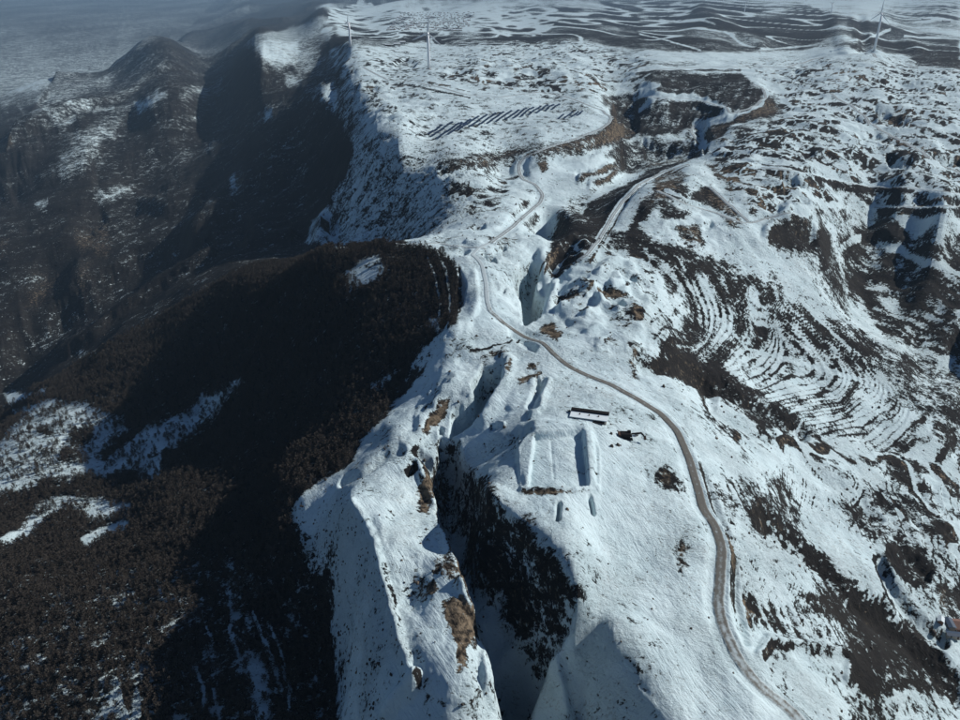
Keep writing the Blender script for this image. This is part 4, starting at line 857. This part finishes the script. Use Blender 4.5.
p = at(949, 626); house(p, R(82), 7.5, 3.6, 2.6, M_blue, M_wall, 'narrow outbuilding with a blue sheet roof against the red-roofed house', name='outbuilding', chimney=False, pitch=0.12, cat='outbuilding')
p = at(953, 637); house(p, R(-8), 8.0, 3.2, 2.4, M_blue, M_wall, 'low shed with a dark blue sheet roof in front of the red-roofed house', name='yard_shed', chimney=False, pitch=0.12, cat='shed')
p = at(940, 622); house(p, R(60), 4.0, 3.0, 2.2, M_snow, M_brick, 'small brick hut with a snowy roof left of the blue-roofed outbuilding', name='hut', chimney=False, cat='hut')

# ------------------------------------------------------------------ works buildings and the village on the far plateau
for k, (px, py, l_, w_, ang_, lab) in enumerate(((397, 45.5, 26, 14, 8, 'white works building left of the nearest turbine, the left one of three'), (402.5, 43.5, 24, 14, 8, 'white works building left of the nearest turbine, the middle and farthest of three'), (388, 46.5, 20, 10, 8, 'low dark-walled works building, apart to the left of the white ones'),
        (926, 20, 60, 18, 4, 'long pale building on the hazy shelf at the far upper right, the left one'), (946, 22, 50, 18, 4, 'long pale building on the hazy shelf at the far upper right, the right one'))):
    p = at(px, py); house(p, R(ang_), l_, w_, 7, M_snow, M_wall if k != 2 else M_rust, lab, 'works buildings on the far plateau', 'works_building', 0.2, False, 'building')
vr = random.Random(5)
vh = []
wall_me = {}
def village_house(px, py, group, label, name='village_house'):
    p = at(px, py); k = vr.randrange(5)
    if k not in wall_me:
        L0 = 11+k*2.5; W0 = 8+k*0.7; v, f = boxvf(L0, W0, 4.2+0.8, 0, 0, -0.8); v += [(-L0/2, 0, 6.4), (L0/2, 0, 6.4)]
        wm = mesh('wall', v, f[:1]+f[2:]+[(4, 7, 8), (5, 9, 6)], M_brick if k % 2 else M_wall)
        o = .5; rv = []
        for x in (-L0/2-o, L0/2+o): rv += [(x, -W0/2-o, 4.1), (x, 0, 6.5), (x, W0/2+o, 4.1), (x, -W0/2-o, 4.5), (x, 0, 6.9), (x, W0/2+o, 4.5)]
        rm = mesh('roof', rv, [(0, 1, 7, 6), (1, 2, 8, 7), (3, 9, 10, 4), (4, 10, 11, 5), (0, 6, 9, 3), (2, 5, 11, 8), (0, 3, 4, 1), (1, 4, 5, 2), (6, 7, 10, 9), (7, 8, 11, 10)], M_snow)
        yv, yf = boxvf(L0*1.1, .5, 2.2, 0, -W0*1.5, -.5); wall_me[k] = (wm, rm, mesh('yard_wall', yv, yf, M_brick))
    t = empty(name, p, vr.choice((0.05, 0.02, 1.6))+vr.uniform(-.08, .08), label, 'house', group); sc = vr.uniform(1.0, 1.5)
    t.scale = (sc, sc, sc)
    put('wall', wall_me[k][0], t); put('roof', wall_me[k][1], t); put('yard_wall', wall_me[k][2], t)
for row in range(13):
    y_ = 13.0+row*1.45
    for i in range(21):
        x_ = 402+i*3.6+vr.uniform(-1.2, 1.2)-row*1.2
        if vr.random() < 0.80: village_house(x_, y_+vr.uniform(-.5, .5)+0.02*(i-7), 'houses of the far village', 'small brick house with a snowy roof in the dense rows of the far village')
for i in range(10): village_house(466+vr.uniform(-3, 6), 12+i*1.6, 'houses at the village edge', 'snow-roofed house in the loose column at the right edge of the far village')

# ------------------------------------------------------------------ trees
def tree_parts(seed):
    r = random.Random(seed); H = r.uniform(5.2, 7.0)
    tv = []; tf = []; seg = 5; lean = (r.uniform(-.3, .3), r.uniform(-.3, .3))
    rings = [(0-.4, .14), (H*.3, .10), (H*.65, .06), (H*.95, .02)]
    for z, q in rings:
        for i in range(seg): a = 2*math.pi*i/seg; tv.append((q*math.cos(a)+lean[0]*z/H, q*math.sin(a)+lean[1]*z/H, z))
    for k in range(3):
        for i in range(seg): j = (i+1) % seg; tf.append((k*seg+i, k*seg+j, (k+1)*seg+j, (k+1)*seg+i))
    cv = []; cf = []
    for b_ in range(26):
        z0 = H*r.uniform(.16, .9); a = r.uniform(0, 6.283); ln = (H-z0)*0.34+0.55; ln *= r.uniform(.7, 1.15); up = r.uniform(.3, .75)
        d = Vector((math.cos(a), math.sin(a), up)).normalized(); s0 = Vector((lean[0]*z0/H, lean[1]*z0/H, z0)); e = s0+d*ln
        side = d.cross(Vector((0, 0, 1))).normalized()*0.09
        n = len(cv); cv += [s0-side, s0+side, e]; cf.append((n, n+1, n+2))
        for q in range(6):
            f_ = r.uniform(.35, 1.0); b0 = s0+d*ln*f_; dd = (d+Vector((r.uniform(-1, 1), r.uniform(-1, 1), r.uniform(-.3, 1.1)))*.8).normalized(); l2 = r.uniform(.5, 1.1)
            sd_ = dd.cross(Vector((r.uniform(-1, 1), r.uniform(-1, 1), r.uniform(-1, 1)))).normalized()*r.uniform(.12, .26)
            n = len(cv); cv += [b0-sd_, b0+sd_, b0+dd*l2]; cf.append((n, n+1, n+2))
    return mesh('trunk', tv, tf, M_bark), mesh('crown', cv, cf, M_twig)
VAR = [tree_parts(100+i) for i in range(5)]
FOREST = sdf(P('-300,800 345,800 338,720 333,660 326,600 302,550 289,515 300,497 330,476 352,462 361,440 386,415 404,385 412,362 436,336 456,325 460,305 458,275 450,262 440,252 410,247 385,243 355,244 320,248 290,250 250,262 185,302 130,332 45,385 -60,400 -300,440'), 5, 1.0)
fw, fd, _ = FOREST; FM = np.zeros(Z.shape); FM[fw] = sstep(-2.5, 3.5, fd+1.6*pnoise(U[fw]/7, V[fw]/5, 57))
def sample(A, x, y):
    s = x/fan(y); jj = np.clip(np.rint(np.interp(s, s_cols, np.arange(NCOL))).astype(int), 0, NCOL-1); ii = np.clip(np.rint(np.interp(y, y_rows, np.arange(NR))).astype(int), 0, NR-1); return A[ii, jj]
def scatter(n, y0, y1, x0f, x1f, probf, seed):
    r = np.random.default_rng(seed); y = r.uniform(y0, y1, n); x = fan(y)*r.uniform(x0f, x1f, n)
    # even density per area
    keep = r.uniform(0, 1, n) < fan(y)/fan(y1); x, y = x[keep], y[keep]
    k = r.uniform(0, 1, len(x)) < probf(x, y); return x[k], y[k]
def pf(x, y):
    f = sample(FM, x, y); s = sample(snow, x, y); cl = pnoise(x/22, y/22, 55)+pnoise(x/7, y/7, 56)*.6
    return f*np.clip(1.15-np.clip(s-.25, 0, 1)*1.9+cl*.5, 0.03, 1)*(0.78 - 0.15*(y > 650))
fx, fy = scatter(150000, 150, 1000, -1.45, 0.05, pf, 21)
ex, ey = scatter(5000, 150, 700, -1.2, -0.1, lambda x, y: 0.5*sample(FM, x, y)*0+0.0, 3)
fz = height(fx, fy); dist = np.sqrt(fx**2+fy**2+(CH-fz)**2)
# visible in the frame?
depth = fy*math.cos(PITCH)-(fz-CH)*math.sin(PITCH); ppx = 480+F*fx/depth; ppy = 360-F*((fz-CH)*math.cos(PITCH)+fy*math.sin(PITCH))/depth
inv = (ppx > 2) & (ppx < 958) & (ppy > 2) & (ppy < 716)
order = np.argsort(np.where(inv, dist, 1e9)); first = order[:300]; rest = order[300:]
ntree = len(fx); print('trees', ntree)
protos = []
for k, i in enumerate(first):
    vi = k % 5; t = empty('bare_tree', (fx[i], fy[i], fz[i]), rng.uniform(0, 6.28), 'bare brown tree of the near wood in the lower left, close to the frame edge', 'tree', 'nearest trees of the hillside wood')
    sc = rng.uniform(.6, 1.15); t.scale = (sc, sc, sc)
    a = put('trunk', VAR[vi][0], t); b = put('crown', VAR[vi][1], t)
    if k < 5: protos.append((a, b))
pm = bpy.data.meshes.new('woodland'); pts = np.stack([fx[rest], fy[rest], fz[rest]], -1)
pm.vertices.add(len(rest)); pm.vertices.foreach_set('co', pts.astype(np.float32).ravel())
for nm, a in (('tsc', rng.uniform(.5, 1.15, len(rest))*(1+.15*pnoise(pts[:, 0]/30, pts[:, 1]/30, 9))), ('trz', rng.uniform(0, 6.28, len(rest)))):
    q = pm.attributes.new(nm, 'FLOAT', 'POINT'); q.data.foreach_set('value', a.astype(np.float32))
q = pm.attributes.new('tvi', 'INT', 'POINT'); q.data.foreach_set('value', rng.integers(0, 5, len(rest)).astype(np.int32))
wood = put('woodland', pm); tag(wood, 'dense bare brown wood covering the dark hillside on the left', None, None, 'stuff')
def scatter_group(obj, sources, rot2=False):
    ng = bpy.data.node_groups.new('plant_out', 'GeometryNodeTree'); ng.interface.new_socket('Geometry', in_out='INPUT', socket_type='NodeSocketGeometry'); ng.interface.new_socket('Geometry', in_out='OUTPUT', socket_type='NodeSocketGeometry')
    N = ng.nodes; L = ng.links; gi_ = N.new('NodeGroupInput'); go = N.new('NodeGroupOutput'); mp = N.new('GeometryNodeMeshToPoints'); L.new(gi_.outputs[0], mp.inputs[0])
    jn = N.new('GeometryNodeJoinGeometry')
    for src in sources:
        j2 = N.new('GeometryNodeJoinGeometry')
        for o_ in src:
            oi = N.new('GeometryNodeObjectInfo'); oi.transform_space = 'ORIGINAL'; oi.inputs[0].default_value = o_; L.new(oi.outputs['Geometry'], j2.inputs[0])
        gt = N.new('GeometryNodeGeometryToInstance'); L.new(j2.outputs[0], gt.inputs[0]); L.new(gt.outputs[0], jn.inputs[0])
    ip = N.new('GeometryNodeInstanceOnPoints'); ip.inputs['Pick Instance'].default_value = True; L.new(mp.outputs[0], ip.inputs['Points']); L.new(jn.outputs[0], ip.inputs['Instance'])
    def na(nm, ty): a_ = N.new('GeometryNodeInputNamedAttribute'); a_.data_type = ty; a_.inputs[0].default_value = nm; return [o_ for o_ in a_.outputs if o_.enabled][0]
    L.new(na('tvi', 'INT'), ip.inputs['Instance Index']); cx = N.new('ShaderNodeCombineXYZ'); L.new(na('trz', 'FLOAT'), cx.inputs[2]); L.new(cx.outputs[0], ip.inputs['Rotation'])
    c3 = N.new('ShaderNodeCombineXYZ'); s_ = na('tsc', 'FLOAT'); [L.new(s_, c3.inputs[k]) for k in range(3)]; L.new(c3.outputs[0], ip.inputs['Scale'])
    L.new(ip.outputs[0], go.inputs[0]); md = obj.modifiers.new('plant_out', 'NODES'); md.node_group = ng
scatter_group(wood, protos)

# ------------------------------------------------------------------ scrub and loose stones
def clumps(name, x, y, size, m, label, seed, flat=0.7):
    r = np.random.default_rng(seed); z = height(x, y); n = len(x); k = 6
    a = np.arange(k)*2*math.pi/k
    ring = r.uniform(.6, 1.1, (n, k)); V1 = np.stack([x[:, None]+size[:, None]*ring*np.cos(a), y[:, None]+size[:, None]*ring*np.sin(a), np.repeat((z-.15)[:, None], k, 1)], -1)
    ring2 = ring*r.uniform(.45, .8, (n, k)); V2 = np.stack([x[:, None]+size[:, None]*ring2*np.cos(a), y[:, None]+size[:, None]*ring2*np.sin(a), z[:, None]+size[:, None]*flat*r.uniform(.5, 1.2, (n, k))], -1)
    V3 = np.stack([x, y, z+size*flat*r.uniform(.9, 1.3, n)], -1)[:, None]
    VV = np.concatenate([V1, V2, V3], 1).reshape(-1, 3); M = 2*k+1; base = (np.arange(n)*M)[:, None]
    i = np.arange(k); j = (i+1) % k
    T1 = np.stack([i, j, j+k], -1); T2 = np.stack([i, j+k, i+k], -1); T3 = np.stack([i+k, j+k, np.full(k, 2*k)], -1)
    TT_ = np.concatenate([T1, T2, T3]); Fc = (TT_[None]+base[:, :, None]).reshape(-1, 3).astype(np.int32)
    me = bpy.data.meshes.new(name); me.vertices.add(len(VV)); me.vertices.foreach_set('co', VV.astype(np.float32).ravel()); me.loops.add(Fc.size); me.loops.foreach_set('vertex_index', Fc.ravel())
    me.polygons.add(len(Fc)); me.polygons.foreach_set('loop_start', np.arange(0, Fc.size, 3, dtype=np.int32)); me.polygons.foreach_set('loop_total', np.full(len(Fc), 3, np.int32)); me.materials.append(m); me.update(calc_edges=True)
    tag(put(name, me), label, None, None, 'stuff')
def near_road(x, y):
    d = np.min(np.hypot(x[:, None]-ROAD[None, ::3, 0], y[:, None]-ROAD[None, ::3, 1]), axis=1) if len(x) else x
    return d < 5.5
def sf(x, y):
    s = sample(snow, x, y); f = sample(FM, x, y); return (1-f)*(0.10+0.6*np.clip(pnoise(x/30, y/30, 91)-.05, 0, 1)+0.5*((s > .35) & (s < .8)))*(y < 1300)
sx_, sy_ = scatter(26000, 150, 1300, -1.1, 1.15, sf, 41); k = ~near_road(sx_, sy_); sx_, sy_ = sx_[k], sy_[k]
clumps('scrub', sx_, sy_, np.random.default_rng(2).gamma(3, .16, len(sx_))+.2, M_twig, 'scattered low dark scrub dotting the snow slopes', 4, 0.9)
FL = sdf(P('290,515 300,495 340,475 372,560 398,640 412,700 415,760 345,760 336,680 328,600 303,550'), 1, 1.0); fm2 = np.zeros(Z.shape); fm2[FL[0]] = sstep(0, 1, FL[1])
qx, qy = scatter(30000, 150, 520, -.8, 0, lambda x, y: sample(fm2, x, y)*np.clip(.25+pnoise(x/10, y/10, 66), .03, 1), 43)
clumps('juniper_scrub', qx, qy, np.random.default_rng(3).gamma(3, .1, len(qx))+.12, M_twig, 'small dark bushes peppering the shaded snow flank beside the wood', 6, 1.0)
def bf(x, y):
    s = sample(tan, x, y); return (0.03+np.clip(s, 0, 1)*.5+0.15*np.clip(pnoise(x/18, y/18, 92)-.25, 0, 1))*(1-sample(FM, x, y))*(y < 900)
bx, by = scatter(16000, 150, 900, -1.0, 1.1, bf, 42); k = ~near_road(bx, by); bx, by = bx[k], by[k]
clumps('loose_stones', bx, by, np.random.default_rng(8).gamma(2, .18, len(bx))+.2, M_stone, 'loose brown stones along the cliffs and cut banks', 5, 0.6)

# ------------------------------------------------------------------ the air
hz = box('haze', None, 120000, 52000, 226+662, 0, 20000, -662)
hz.materials.clear(); hm = bpy.data.materials.new('haze'); hm.use_nodes = True; N = hm.node_tree.nodes; L = hm.node_tree.links; N.remove(N['Principled BSDF'])
pv = N.new('ShaderNodeVolumePrincipled'); pv.inputs['Color'].default_value = (0.36, 0.54, 0.72, 1); pv.inputs['Density'].default_value = 0.000046; pv.inputs['Anisotropy'].default_value = 0.0
L.new(pv.outputs[0], N['Material Output'].inputs['Volume']); hz.materials.append(hm)
tag(put('haze', hz), None, None, None, 'stuff')
print('all built', round(time.time()-T0, 1))
